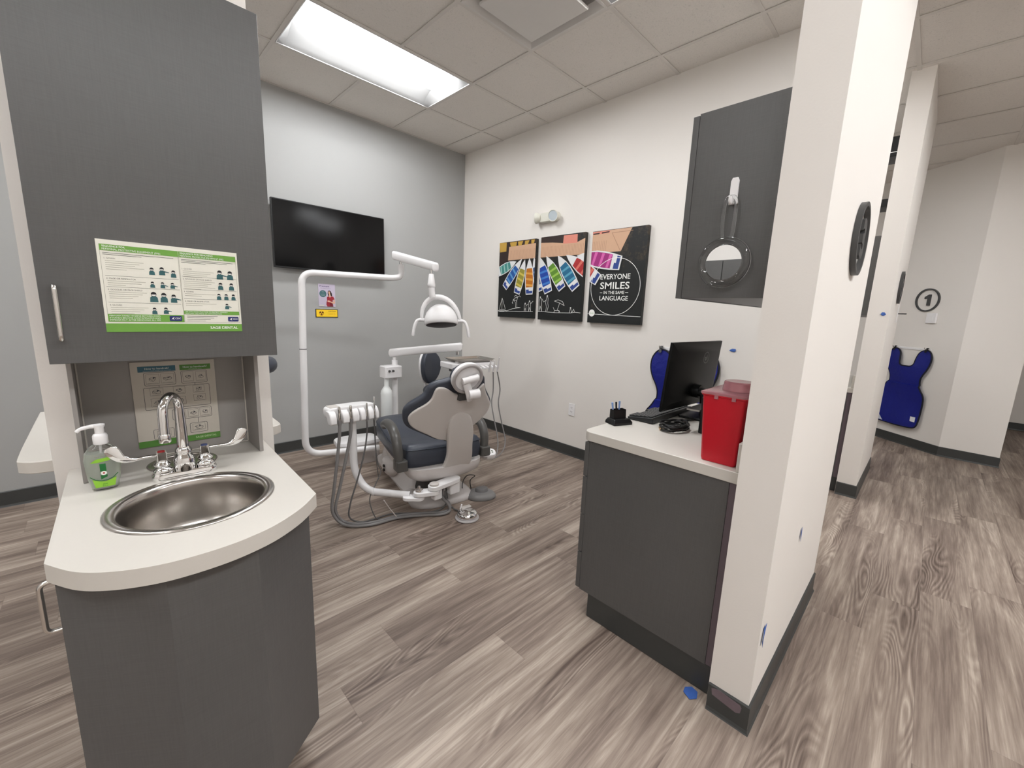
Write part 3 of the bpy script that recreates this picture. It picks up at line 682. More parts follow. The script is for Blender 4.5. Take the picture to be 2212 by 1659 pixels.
t = thing('side_cabinet', 'charcoal base cabinet under the rounded counter, mostly hidden by the pillar', 'cabinet', (-2.97, -1.6, 0))
g = G(); g.box(-3.2, -2.655, -2.08, -1.28, .1, ZC-.041); g.out('body', LAM, t, smooth=False)
g = G(); g.box(-3.17, -2.69, -2.05, -1.31, 0.001, .0985); g.out('toe_kick', COVE, t, smooth=False)

def pillow(outline, T, prof=None, warp=None, cen=None, back=0.0):
    """rounded pad from a 2-D outline; z = thickness axis.  rings go back face -> rim -> front"""
    n = len(outline); cx_ = cen[0] if cen else sum(p[0] for p in outline)/n; cy_ = cen[1] if cen else sum(p[1] for p in outline)/n
    P = prof or [(.0, 0), (.5, 0), (.93, 0), (.975, .05), (1, .25), (1, .55), (.985, .8), (.95, .94), (.88, 1), (.5, 1.06), (.0, 1.08)]
    g = G(); rings = []
    for s, h in P:
        s = max(s, .004); rings.append([Vector((cx_+(x-cx_)*s, cy_+(y-cy_)*s, h*T)) for x, y in outline])
    if warp: rings = [[warp(p) for p in r] for r in rings]
    g.loft(rings); return g

def stool(name, label, group, c, zs, back_dir, tall):
    t = thing(name, label, 'stool', (c[0], c[1], 0), group); cx_, cy_ = c
    g = G(); g.lathe([(.0, zs-.085), (.15, zs-.085), (.17, zs-.078), (.18, zs-.065)], (cx_, cy_, 0)); g.out('seat_pan', WP, t)
    g = G(); g.lathe([(.0, zs-.066), (.178, zs-.066), (.192, zs-.055), (.195, zs-.035), (.186, zs-.012), (.165, zs), (0, zs+.006)], (cx_, cy_, 0), 40); g.out('seat', NAVY, t)
    g = G(); g.tube([(cx_, cy_, .085), (cx_, cy_, zs-.08)], .025, 16); g.out('gas_lift', CHROME, t)
    for k in range(5):
        a = R(72*k+20); e = Vector((cx_+.26*math.cos(a), cy_+.26*math.sin(a), .075)); g = G()
        g.tube([(cx_, cy_, .10), (cx_+.14*math.cos(a), cy_+.14*math.sin(a), .09), e], [.024, .018, .013], 10); lg = g.out('leg', CHROME, t)
        g = G(); ax = Matrix.Rotation(a, 4, 'Z') @ Matrix.Rotation(R(90), 4, 'Y'); g.lathe([(.0, -.012), (.024, -.012), (.028, -.006), (.028, .006), (.024, .012), (0, .012)], (e.x, e.y, .0285), 18, ax); g.out('caster', BLK, lg)
    if tall:
        arc_ = [(cx_+.205*math.cos(R(a)), cy_+.205*math.sin(R(a)), .945) for a in range(-100, 101, 10)]
        g = G(); g.tube(arc_, [.03]+[.046]*(len(arc_)-2)+[.03], 14, sx=.8); g.out('body_support', NAVY, t)
        g = G(); g.tube(fillet([(cx_, cy_, zs-.08), (cx_+.12, cy_+.22, zs-.08), (cx_+.10, cy_+.19, .93)], .04), .012, 10); g.out('support_arm', WM, t); return t
    bd = Vector((back_dir[0], back_dir[1], 0)).normalized(); rt = Vector((-bd.y, bd.x, 0)); B = Vector((cx_, cy_, 0))-bd*.19
    g = G(); g.tube(fillet([Vector((cx_, cy_, zs-.08)), Vector((B.x-bd.x*.04, B.y-bd.y*.04, zs-.08)), Vector((B.x-bd.x*.04, B.y-bd.y*.04, zs+.14))], .05), .014, 10, sx=1.6); g.out('back_support', WM, t)
    h, w = (.165, .122)
    oc = [(w*math.cos(2*math.pi*i/36)*(1+.12*math.sin(2*math.pi*i/36)), h*math.sin(2*math.pi*i/36)) for i in range(36)]
    zc = zs+.17
    def warp(p): return B+rt*p.x+Vector((0, 0, zc+p.y))+bd*(p.z-.02+p.x*p.x*1.6)
    pillow(oc, .055, warp=warp).out('backrest', NAVY, t, ang=60)
    def warp2(p): return B+rt*p.x*1.02+Vector((0, 0, zc+p.y*1.02))+bd*(p.z-.045+p.x*p.x*1.6)
    pillow(oc, .028, warp=warp2).out('back_shell', WP, t, ang=60)
    return t
stool('operator_stool', 'navy operator stool with white backed oval backrest, half hidden beyond the dental chair', None, (-.77, -.70), .60, (.22, -.975), 0)
stool('assistant_stool', 'navy stool whose cushions peek out behind the right edge of the sink pillar', None, (-2.525, -.90), .765, (-.6, -.8), 1)

# ================================================================== GREY WALL: TELEVISION, NOTICES
q = [(-2.0078,2.195),(-1.0065,2.185),(-1.0699,1.6554),(-2.0504,1.6239)]
TX0, TX1, TZ0, TZ1 = (q[0][0]+q[3][0])/2, (q[1][0]+q[2][0])/2, (q[2][1]+q[3][1])/2, (q[0][1]+q[1][1])/2
t = thing('television', 'large black flat television mounted on the grey back wall', 'television', ((TX0+TX1)/2, -.04, TZ0))
g = G(); g.rbox(TX0, TX1, -.068, -.04, TZ0, TZ1, .004, 'y'); g.out('housing', BLK, t, bev=.002)
g = G(); g.box(TX0+.008, TX1-.008, -.0695, -.0675, TZ0+.014, TZ1-.008); g.out('screen', BLKG, t, smooth=False)
g = G(); g.box((TX0+TX1)/2-.2, (TX0+TX1)/2+.2, -.04, -.001, TZ0+.12, TZ1-.12); g.out('wall_mount', BLK, t, smooth=False)
q = [(-1.6582,1.53),(-1.5073,1.5331),(-1.5136,1.3264),(-1.6642,1.3289)]
u0, u1, v0, v1 = (q[0][0]+q[3][0])/2, (q[1][0]+q[2][0])/2, (q[2][1]+q[3][1])/2, (q[0][1]+q[1][1])/2
t = thing('pregnancy_notice', 'small lilac notice with a woman in a red dress under the television', 'notice', ((u0+u1)/2, -.002, v0))
LIL = ink('lilac', 196, 186, 204); g = G(); g.box(u0, u1, -.0035, -.0005, v0, v1); g.out('board', LIL, t, smooth=False)
A = Art((u0, -.0037, v0), (1, 0, 0), (0, 0, 1)); w_, h_ = u1-u0, v1-v0
PUR = ink('purple', 84, 62, 110); A.text('Pregnant', w_*.08, h_*.875, h_*.055, PUR, 1, width=w_*.58, bold=.02); A.text('Tell us before your X-ray', w_*.12, h_*.80, h_*.028, PUR, 1, width=w_*.62)
A.disc((w_*.26, h_*.57), w_*.21, ink('badge_teal', 70, 108, 112), 1)
for i, s_ in enumerate(('Please', 'tell', 'your dentist', 'or hygienist')): A.text(s_, w_*.26, h_*(.65-.055*i), h_*.026, ink('badge_text', 176, 196, 190), 2, 'CENTER')
HAIR = ink('hair', 40, 24, 26); SKN = ink('skin', 224, 176, 150); RED = ink('dress', 158, 44, 56); REDD = ink('dress_dark', 122, 34, 46)
fp = lambda pts: [((x-460)/600*w_, (1035-y)/805*h_) for x, y in pts]
A.poly(fp([(800, 470), (850, 448), (900, 480), (940, 560), (950, 640), (900, 650), (870, 560), (830, 650), (800, 640), (785, 560)]), HAIR, 1)
A.poly(fp([(815, 490), (850, 480), (875, 520), (872, 590), (855, 615), (835, 600), (812, 550)]), SKN, 2)
A.poly(fp([(830, 600), (872, 590), (900, 650), (860, 710), (825, 680), (825, 640)]), SKN, 1)
A.poly(fp([(760, 690), (825, 655), (860, 710), (920, 650), (985, 670), (1025, 740), (1030, 780), (960, 790), (960, 900), (975, 1030), (760, 1030), (725, 960), (735, 870), (760, 800), (750, 740)]), RED, 2)
A.poly(fp([(860, 900), (950, 850), (975, 1030), (850, 1030)]), REDD, 3)
A.poly(fp([(985, 770), (1030, 770), (1045, 880), (1025, 930), (960, 915), (880, 880), (770, 860), (765, 820), (820, 805), (900, 850), (985, 860)]), SKN, 4)
A.rect(w_*.03, w_*.3, h_*.03, h_*.07, ink('sage_tag', 214, 214, 196), 1)
A.out('print', t)
q = [(-1.6938,1.3054),(-1.4886,1.3038),(-1.4927,1.2267),(-1.6938,1.2312)]
u0, u1, v0, v1 = (q[0][0]+q[3][0])/2, (q[1][0]+q[2][0])/2, (q[2][1]+q[3][1])/2, (q[0][1]+q[1][1])/2
t = thing('radiation_sign', 'small yellow radiation warning sign with a black border below the lilac notice', 'warning sign', ((u0+u1)/2, -.002, v0))
g = G(); g.box(u0, u1, -.005, -.0005, v0, v1); g.out('board', BLK, t, bev=.001)
A = Art((u0, -.0053, v0), (1, 0, 0), (0, 0, 1)); w_, h_ = u1-u0, v1-v0; YEL = ink('yellow', 250, 206, 40); BRN = ink('sign_brown', 110, 50, 12)
A.rect(.006, w_-.006, .006, h_-.006, YEL, 1); cxx, cyy, rr0 = w_*.255, h_*.5, h_*.27
A.disc((cxx, cyy), rr0, BRN, 2)
for k in range(3):
    a = 90+120*k; A.poly([(cxx, cyy)]+[(cxx+rr0*.9*math.cos(R(a+b)), cyy+rr0*.9*math.sin(R(a+b))) for b in (-28, -14, 0, 14, 28)], YEL, 3)
A.disc((cxx, cyy), rr0*.18, BRN, 4)
A.text('CAUTION', w_*.56, h_*.70, h_*.10, BRN, 2, width=w_*.34, bold=.03); A.text('X-RAYS IN USE', w_*.56, h_*.5, h_*.07, ink('sign_ochre', 200, 140, 20), 2, width=w_*.3); A.text('AUTHORIZED ONLY', w_*.56, h_*.34, h_*.06, ink('sign_ochre', 200, 140, 20), 2, width=w_*.33)
A.out('print', t)

# ================================================================== WHITE WALL: CANVAS TRIPTYCH
PLX = -.041
CV = [[(0.6599,2.0488),(1.2064,2.0399),(1.2145,1.2837),(0.6637,1.2875)],[(1.2375,2.0517),(1.7781,2.0383),(1.7845,1.2774),(1.2443,1.2806)],[(1.8262,2.0437),(2.3609,2.0367),(2.3599,1.2734),(1.8304,1.2795)]]
CVB = [[(1.1719,2.0484),(1.1801,1.2829)],[(1.7507,2.0468),(1.7571,1.2765)],[(2.3407,2.0452),(2.3397,1.2724)]]
WATER = water_mat(); DOCK = ink('dock_tan', 208, 168, 138); DOCKL = ink('dock_line', 168, 128, 104); PINK = ink('dock_pink', 222, 140, 122); GOLD = ink('gold', 196, 156, 70); BROWN = ink('dark_brown', 52, 38, 34); HULL = ink('hull_white', 226, 226, 226); SHAD = ink('boat_shadow', 12, 14, 16); BLUE = ink('trim_blue', 46, 70, 140)
def m5(*p): return _M5(p)
boats = [  # bow, stern centre, half width (canvas units), colour, light
 ([(0.9181,1.8475)][0], [(0.6256,1.741)][0], .052, (70, 140, 134), (150, 196, 186)),
 ([(0.9963,1.8692)][0], [(0.7549,1.5906)][0], .050, (38, 88, 160), (90, 150, 200)),
 ([(1.0399,1.8615)][0], [(0.9398,1.5286)][0], .054, (150, 142, 56), (206, 186, 84)),
 ([(1.0999,1.8715)][0], [(1.1155,1.5195)][0], .058, (190, 112, 32), (222, 160, 70)),
 ([(1.1591,1.8738)][0], [(1.248,1.5466)][0], .052, (60, 80, 120), (110, 130, 160)),
 ([(1.2345,1.8733)][0], [(1.3645,1.5376)][0], .062, (30, 70, 160), (64, 124, 200)),
 ([(1.3166,1.8764)][0], [(1.5297,1.5692)][0], .056, (96, 140, 48), (150, 190, 80)),
 ([(1.4578,1.8722)][0], [(1.6852,1.5716)][0], .062, (36, 104, 140), (90, 160, 186)),
 ([(1.5534,1.8708)][0], [(1.9172,1.6399)][0], .064, (170, 44, 46), (214, 110, 96)),
 ([(1.6743,1.8553)][0], [(2.122,1.7708)][0], .072, (160, 44, 120), (214, 100, 170))]
dock = [(0.7948,1.8649),(0.8063,1.9988),(1.1623,2.0067),(1.3873,1.9918),(1.5198,1.9767),(1.6744,1.9751),(1.7804,2.0102),(1.8193,2.0393),(2.2064,2.0399),(2.1988,2.0381),(2.1116,1.8638),(1.8297,1.8646),(1.5023,1.8646),(1.1712,1.8672)]
dark_top = [(0.6514,1.7907),(0.6528,2.0539),(1.2058,2.0481),(1.5196,2.0464),(1.5198,1.9767),(1.2096,1.9904),(0.8145,1.992),(0.7974,1.8648),(0.7046,1.8338)]
gold_bits = [[(0.6599,2.0488),(0.7683,2.0442),(0.7661,1.9558),(0.6713,1.9534)],[(0.8146,2.0402),(0.9174,2.0419),(0.9072,1.9979),(0.8298,1.9996)],[(0.9301,2.0408),(1.0047,2.0411),(0.9824,2.0005),(0.9387,1.9997)],[(1.0293,2.039),(1.0895,2.0404),(1.0678,2.002),(1.0253,2.0038)],[(1.1131,2.0416),(1.1601,2.0416),(1.1506,2.0077),(1.1153,2.0065)]]
pinks = [[(1.5147,2.043),(1.669,2.0417),(1.6701,1.9679),(1.5098,1.9721)],[(1.8285,2.0384),(1.9953,2.0391),(1.9972,2.0178),(1.8304,2.0164)]]
browns = [[(1.2629,2.0412),(1.362,2.0433),(1.3589,2.0102),(1.265,2.0103)],[(1.3837,2.0413),(1.4475,2.0416),(1.4451,2.0026),(1.3969,2.0068)],[(1.6737,2.0427),(1.7073,2.0424),(1.7046,2.0173),(1.6807,2.0158)],[(1.7357,2.0425),(1.7733,2.0403),(1.7754,2.0143),(1.7371,2.0254)],[(1.834,2.0269),(1.9011,2.0275),(1.8931,2.0175),(1.835,2.0159)],[(1.9185,2.0293),(1.9959,2.032),(1.9883,2.0223),(1.9195,2.0185)]]
dl = [[(1.2096,1.9904),(1.2175,1.8694)],[(2.0186,2.0157),(2.1072,1.8669)],[(2.0186,2.0157),(2.2087,2.0169)]]
sail = [[(0.7286,1.4845),(0.6857,1.3621),(0.7825,1.3691),(0.7286,1.4845),(0.7304,1.3632)],[(0.672,1.3523),(0.7968,1.3555),(0.7701,1.3437),(0.6937,1.3416),(0.672,1.3523)],[(0.797,1.3509),(0.8895,1.3762),(1.0053,1.3896),(0.9279,1.3934)],[(0.9541,1.3885),(0.9442,1.4496),(0.9584,1.4946)],[(0.9344,1.3935),(0.9279,1.4404),(0.9043,1.4673)],[(0.9584,1.4946),(0.9163,1.4854),(0.8914,1.4627)],[(0.9584,1.4946),(0.9857,1.508),(0.9992,1.4947)],[(0.9584,1.4946),(0.9343,1.5124),(0.9088,1.5034)],[(0.9043,1.4673),(0.8797,1.4353),(0.8931,1.4309)],[(0.9043,1.4673),(0.9437,1.4586),(0.9509,1.4452)],[(0.6724,1.3448),(1.0703,1.3519),(1.204,1.3556),(1.3089,1.3585),(1.4656,1.352),(1.6441,1.3549),(1.6889,1.3626),(1.7731,1.3572),(2.0231,1.3498),(2.3603,1.3456)]]
people = [[(1.0578,1.3534),(1.0566,1.4155),(1.068,1.4333),(1.0814,1.4159),(1.0826,1.354),(1.0696,1.3847),(1.0578,1.3534)],[(1.1172,1.3532),(1.1144,1.4384),(1.1267,1.456),(1.1411,1.4387),(1.1464,1.354),(1.1305,1.3948),(1.1172,1.3532)],[(1.1417,1.43),(1.1794,1.4608)],[(1.0817,1.4115),(1.115,1.4296)],[(1.1861,1.3551),(1.1789,1.4695),(1.1915,1.4954),(1.2085,1.4697),(1.2182,1.356),(1.1982,1.4092),(1.1861,1.3551)],[(1.2569,1.3571),(1.2536,1.4615),(1.2675,1.4957),(1.2859,1.4618),(1.2916,1.3597),(1.2709,1.4106),(1.2569,1.3571)],[(1.2845,1.483),(1.3142,1.4494),(1.3414,1.4666)],[(1.343,1.3611),(1.3514,1.4036),(1.3375,1.4413),(1.3531,1.5085),(1.3683,1.4835),(1.3659,1.4375),(1.3757,1.4083),(1.3599,1.3616)],[(1.447,1.4592),(1.4892,1.4719),(1.5434,1.4562),(1.567,1.42),(1.5073,1.4435),(1.447,1.4592)],[(1.5105,1.4436),(1.4857,1.3733)],[(1.4349,1.4011),(1.4533,1.3724),(1.5071,1.3738),(1.519,1.3577)],[(1.4533,1.3724),(1.4461,1.3515)],[(1.5071,1.3738),(1.5065,1.3532)],[(1.6287,1.3568),(1.6405,1.4013),(1.6561,1.3577),(1.6767,1.3901),(1.6889,1.3626)]]
heads = [(1.0681,1.4316),(1.1268,1.4551),(1.1916,1.4937),(1.2676,1.494),(1.3555,1.506),(1.6406,1.3997)]
cc = [(2.0923,1.5818),(2.0708,1.8131),(2.1137,1.3513),(1.8473,1.5813),(2.3137,1.596),(1.8753,1.3618)]
tx = [(1.9391,1.6468),(2.22,1.643),(1.9416,1.5667),(2.2195,1.5653),(1.9812,1.5219),(2.1764,1.5259),(1.9429,1.471),(2.2142,1.4706),(1.9355,1.6875),(1.9369,1.621),(1.979,1.5464),(1.9395,1.5092),(1.9445,1.5339),(1.9669,1.5338),(2.1854,1.5344),(2.2121,1.5343)]
CL = ['left canvas of the three, with small gold and blue boats and a drawn sailboat', 'middle canvas of the three, with green and blue boats and a drawn beach umbrella', 'right canvas of the three, with white lettering inside a circle beside a magenta boat']
for ci in range(3):
    q = CV[ci]; qb = CVB[ci]; u0, u1, v0, v1 = (q[0][0]+q[3][0])/2, (qb[0][0]+qb[1][0])/2, q[3][1], q[0][1]
    t = thing('canvas_print', CL[ci], 'picture', (-.02, -(u0+u1)/2, v0), 'canvas triptych on the white wall')
    g = G(); g.box(-.04, -.002, -u1, -u0, v0, v1); g.out('canvas', WATER, t, bev=.002)
    A = Art((-.0402, 0, 0), (0, -1, 0), (0, 0, 1), clip=(u0+.001, u1-.001, v0+.001, v1-.001)); hw = .0016
    A.poly(dark_top, BROWN, 1); A.poly(dock, DOCK, 2)
    for p in pinks: A.poly(p, PINK, 3)
    for p in gold_bits: A.poly(p, GOLD, 3)
    for p in browns: A.poly(p, BROWN, 4)
    for p in dl: A.line(p, .004, DOCKL, 3)
    d0, d1 = dock[1], dock[11]
    for k in range(70):       # deck boards
        uu = d0[0]+.02+k*.0165
        if uu > 2.13: break
        top = 2.0 if uu < 1.72 else 2.0; bot = 1.862 if uu < 1.8 else 1.868
        A.line([(uu, bot), (uu+.004, min(top, 1.96))], .0022, DOCKL, 3)
    for i, (b, s_, w_, c1, c2) in enumerate(boats):
        b, s_ = Vector(b), Vector(s_); d = s_-b; L = d.length; d.normalize(); n_ = Vector((-d.y, d.x))
        def P_(a, c): v = b+d*(L*a)+n_*(w_*c); return (v.x, v.y)
        def hull(k, a0=0.0, a1=1.0): 
            o_ = []
            for a, c in ((0, .0), (.12, .38), (.28, .74), (.45, .96), (.62, 1), (.8, .94), (1, .78)):
                if a < a0 or a > a1: continue
                o_.append((a, c*k))
            return [P_(a, -c) for a, c in o_]+[P_(a, c) for a, c in o_[::-1]]
        A.poly([(x+.012, y-.012) for x, y in hull(1.08)], SHAD, 4+i*.2); A.poly(hull(1.0), HULL, 5+i*.2)
        m1, m2 = ink('boat_%d' % i, *c1), ink('boat_light_%d' % i, *c2)
        A.poly(hull(.84, .2, .85), m1, 5.1+i*.2)
        for k_ in range(3):
            a = .38+.16*k_; A.poly([P_(a, -.76), P_(a+.05, -.78), P_(a+.09, .78), P_(a+.03, .76)], m2, 5.15+i*.2)
        A.poly([P_(.86, -.78), P_(.97, -.70), P_(.97, .70), P_(.90, .74), P_(.90, -.1), P_(.86, -.1)], BLUE, 5.15+i*.2)
    if ci < 3:
        for p in sail+people: A.line(p, .0034, PWH, 9)
        for p in heads: A.disc(p, .008, PWH, 9, 12)
    rad = ((cc[1][1]-cc[2][1])/2+(cc[4][0]-cc[3][0])/2)/2; c0 = ((cc[3][0]+cc[4][0])/2, (cc[1][1]+cc[2][1])/2)
    A.ring(c0, rad, .0042, PWH, 10, 72)
    if ci == 2:
        for s_, i0, k_ in (('EVERYONE', 0, 8), ('SMILES', 2, 9), ('IN THE SAME', 4, 10), ('LANGUAGE', 6, 11)):
            hgt = tx[k_][1]-tx[i0][1]; A.text(s_, tx[i0][0], min(tx[i0][1], tx[i0+1][1])*.5+max(tx[i0][1], tx[i0+1][1])*.5, hgt, PWH, 11, width=tx[i0+1][0]-tx[i0][0], bold=.012)
        A.line([tx[12], tx[13]], .004, PWH, 11); A.line([tx[14], tx[15]], .004, PWH, 11)
        A.disc(cc[5], .03, PWH, 12); A.text('SAGE', cc[5][0], cc[5][1]-.006, .010, PG, 13, 'CENTER', width=.038)
    A.out('print', t)

# emergency light
q = [(1.3022,2.2323),(1.1838,2.2471),(1.3615,2.2366),(1.1787,2.238)]
t = thing('emergency_light', 'white twin head emergency light on the white wall above the canvases', 'emergency light', (-.03, -q[0][0], q[0][1]-.05))
ey, ez = -1.310, 2.228; g = G()
pts = []
for i in range(40):
    a = 2*math.pi*i/40; sgn = 1 if math.cos(a) > 0 else -1; pts.append((sgn*.075+.045*math.cos(a), .045*math.sin(a)))
g.loft([[(-.001, ey+a, ez+b) for a, b in pts], [(-.035, ey+a, ez+b) for a, b in pts], [(-.052, ey+a*.93, ez+b*.85) for a, b in pts]]); g.out('housing', mat('ivory_plastic', rgb(222, 220, 208), .4), t, ang=30)
for sy, di in ((.105, Vector((-.35, .94, 0))), (-.080, Vector((-1, -.25, -.15)))):
    di.normalize(); c = Vector((-.045, ey+sy, ez)); m_ = di.to_track_quat('Z', 'Y').to_matrix().to_4x4()
    g = G(); g.lathe([(.0, -.025), (.03, -.022), (.044, 0), (.05, .02), (.05, .027), (.045, .027), (.043, .02)], c+di*.005, 32, m_); hd = g.out('lamp_head', mat('ivory_plastic', rgb(222, 220, 208), .4), t)
    g = G(); g.lathe([(.0, .0), (.03, .006), (.044, .021), (.044, .023), (.0, .026)], c+di*.005, 32, m_); g.out('lens', mat('lamp_lens', rgb(190, 200, 206), .15, spec=.8), hd)
# outlet
q = [(1.658,0.5161),(1.7357,0.5183),(1.735,0.3909),(1.6615,0.3928)]
t = thing('wall_outlet', 'white duplex outlet low on the white wall beside the desk cabinet', 'outlet', (-.004, -(q[0][0]+q[1][0])/2, q[3][1]))
oy, oz = -(q[0][0]+q[1][0]+q[2][0]+q[3][0])/4, sum(p[1] for p in q)/4
g = G(); g.rbox(-.0065, -.0005, oy-.036, oy+.036, oz-.058, oz+.058, .005, 'x'); g.out('cover_plate', WP, t, bev=.002)
g = G()
for s_ in (-1, 1): g.rbox(-.0085, -.006, oy-.017, oy+.017, oz+s_*.02-.0145, oz+s_*.02+.0145, .008, 'x')
g.out('socket', WP, t)
for s_ in (-1, 1):
    g = G()
    for dy in (-.007, .007): g.box(-.0088, -.0084, oy+dy-.0012, oy+dy+.0012, oz+s_*.02-.002, oz+s_*.02+.007)
    g.box(-.0088, -.0084, oy-.002, oy+.002, oz+s_*.02-.009, oz+s_*.02-.005)
    g.out('slots', BLK, t, smooth=False)

# ================================================================== DESK STATION ON THE WING WALL (and its repeat in the next bay)
ZD = .86
def desk(off, far):
    o = Vector((off, 0, 0)); X0 = -1.665+off; X1 = -.66+off
    w = 'of the next bay, a dark strip beyond the wall with the number' if far else ''
    t = thing('desk_cabinet', 'charcoal drawer base cabinet under the cream desk top with the red bin' if not far else 'dark sliver of the charcoal base cabinet seen in the gap past the numbered wall', 'cabinet', ((X0+X1)/2, -3.3, 0))
    g = G(); g.box(X0, X1, -3.59, -3.032, .118, ZD-.04); g.out('body', LAM, t, smooth=False)
    g = G(); g.box(X0+.004, X1-.004, -3.617, -3.5905, .118, ZD-.04); g.out('filler_strip', mat('plum_grey_laminate', rgb(104, 92, 98), .45), t, smooth=False)
    for k, (a, b) in enumerate([(.66, .812), (.484, .655), (.303, .479), (.124, .298)]):
        for m in range(2):
            xa, xb = (X0-.003, (X0+X1)/2-.002) if m == 0 else ((X0+X1)/2+.002, X1)
            g = G(); g.box(xa, xb, -3.0315, -3.011, a, b); d = g.out('drawer', LAM, t, smooth=False, bev=.001)
            xm = (xa+xb)/2; pull(d, (xm-.06, -3.011, b-.04), (xm+.06, -3.011, b-.04), (0, 1, 0))
    g = G(); g.box(X0+.006, X1, -3.617, -3.075, .001, .1175)
    for v in g.bm.verts: pass
    g.out('toe_kick', COVE, t, smooth=False, bev=.003)
    t2 = thing('desk_counter', 'cream countertop of the desk carrying the monitor and the red bin' if not far else 'thin cream countertop edge seen in the gap past the numbered wall', 'countertop', ((X0+X1)/2, -3.3, ZD-.04))
    g = G(); pts = rrpts(X0-.008, X1+.004, -3.6225, -2.995, .045, (1, 1, .05, .05), 8)
    g.prism([(x, y, ZD-.04) for x, y in pts], (0, 0, .04)); g.out('slab', SOLID, t2, bev=.003, ang=30)
    g = G(); g.box(X0-.004, X1, -3.6223, -3.6035, ZD+.0004, ZD+.098); g.out('backsplash', SOLID, t2, bev=.002)
    t3 = thing('wall_cabinet', 'charcoal wall cabinet with a round hand mirror hanging on its end' if not far else 'dark edge of a charcoal wall cabinet seen in the gap past the numbered wall', 'cabinet', ((X0+X1)/2, -3.48, 1.42))
    g = G(); g.box(X0, X1, -3.6225, -3.3605, 1.42, 2.0); g.out('body', LAM, t3, smooth=False)
    for m in range(2):
        xa, xb = (X0-.002, (X0+X1)/2-.002) if m == 0 else ((X0+X1)/2+.002, X1)
        g = G(); g.box(xa, xb, -3.3595, -3.34, 1.418, 1.995); d = g.out('door', LAM, t3, smooth=False, bev=.001)
        xm = xb-.05 if m == 0 else xa+.05; pull(d, (xm, -3.34, 1.47), (xm, -3.34, 1.60), (0, 1, 0))
desk(0, False); desk(BX, True)

def monitor(off, label):
    o = Vector((off, 0, 0))
    t = thing('computer_monitor', label, 'monitor', (-.98+off, -3.17, ZD))
    BKM = mat('monitor_black', rgb(8, 8, 9), .45, spec=.35)
    tl, tr, bl = Vector((-1.245, -3.150, 1.238)), Vector((-.715, -3.185, 1.238)), Vector((-1.238, -3.122, .905))
    ux = (tr-tl).normalized(); uz = (tl-bl).normalized(); nn = ux.cross(uz)   # nn points to -y (the back)
    if nn.y > 0: nn = -nn
    w = (tr-tl).length; h = (tl-bl).length
    def P(a, b, c): return tl+ux*a-uz*b+nn*c+o
    g = G(); g.loft([[P(a, b, 0) for a, b in ((0, 0), (w, 0), (w, h), (0, h))], [P(a, b, .012) for a, b in ((0, 0), (w, 0), (w, h), (0, h))], [P(a, b, .03) for a, b in ((.05, .05), (w-.05, .05), (w-.05, h-.04), (.05, h-.04))]])
    hs = g.out('housing', BKM, t, bev=.0015, ang=20)
    g = G(); g.loft([[P(a, b, -.001) for a, b in ((.01, .01), (w-.01, .01), (w-.01, h-.02), (.01, h-.02))], [P(a, b, .003) for a, b in ((.01, .01), (w-.01, .01), (w-.01, h-.02), (.01, h-.02))]]); g.out('screen', BLKG, t, smooth=False)
    g = G(); c = P(w/2, h*.74, .03); g.tube([c, c+nn*.035], .035, 20); g.tube(fillet([c+nn*.035, c+nn*.06, Vector((c.x, c.y+nn.y*.065, ZD+.01))], .03), .022, 14, sx=1.8); g.out('stand_neck', BLK, t)
    g = G(); g.rbox(c.x-.11, c.x+.11, c.y-.17, c.y+.03, ZD+.0006, ZD+.012, .03); g.out('stand_base', BLK, t, bev=.003)
    A = Art(P(0, h, 0), -ux, uz)
    A.o = P(w, h, .0304)+Vector((0, 0, 0)); lc = (w*.37, h*.76)
    LGY = ink('badge_grey', 120, 122, 120); A.ring(lc, .028, .004, LGY, 1, 40)
    A.text('hp', lc[0]+.001, lc[1]-.011, .022, LGY, 1, 'CENTER', bold=.02, slant=.25)
    A.out('logo', t)
    return t
monitor(0, 'large black computer monitor seen from behind on the desk by the red bin')
m2 = monitor(BX, 'black monitor edge seen in the gap past the numbered wall')

# keyboard
t = thing('keyboard', 'black computer keyboard lying on the desk in front of the monitor', 'keyboard', (-1.11, -3.08, ZD))
g = G(); kx0, kx1, ky0, ky1 = -1.335, -.905, -3.145, -3.015
g.loft([[(kx0, ky0, ZD+.002), (kx1, ky0, ZD+.002), (kx1, ky1, ZD+.002), (kx0, ky1, ZD+.002)], [(kx0, ky0, ZD+.03), (kx1, ky0, ZD+.03), (kx1, ky1, ZD+.014), (kx0, ky1, ZD+.014)]])
g.out('case', mat('keyboard_black', rgb(34, 35, 36), .4), t, bev=.003)
KC = mat('keycap_grey', rgb(52, 54, 55), .4); g = G()
for r_ in range(6):
    n_ = [20, 20, 20, 19, 18, 13][r_]; yy = ky0+.014+r_*.0195
    for k in range(n_):
        if r_ == 5 and k in (4, 5, 6, 7): continue
        xx = kx0+.012+k*.0205; z_ = ZD+.03-(yy-ky0)*.123; g.box(xx, xx+.016, yy, yy+.0155, z_-.001, z_+.0045)
g.out('keys', KC, t, smooth=False)
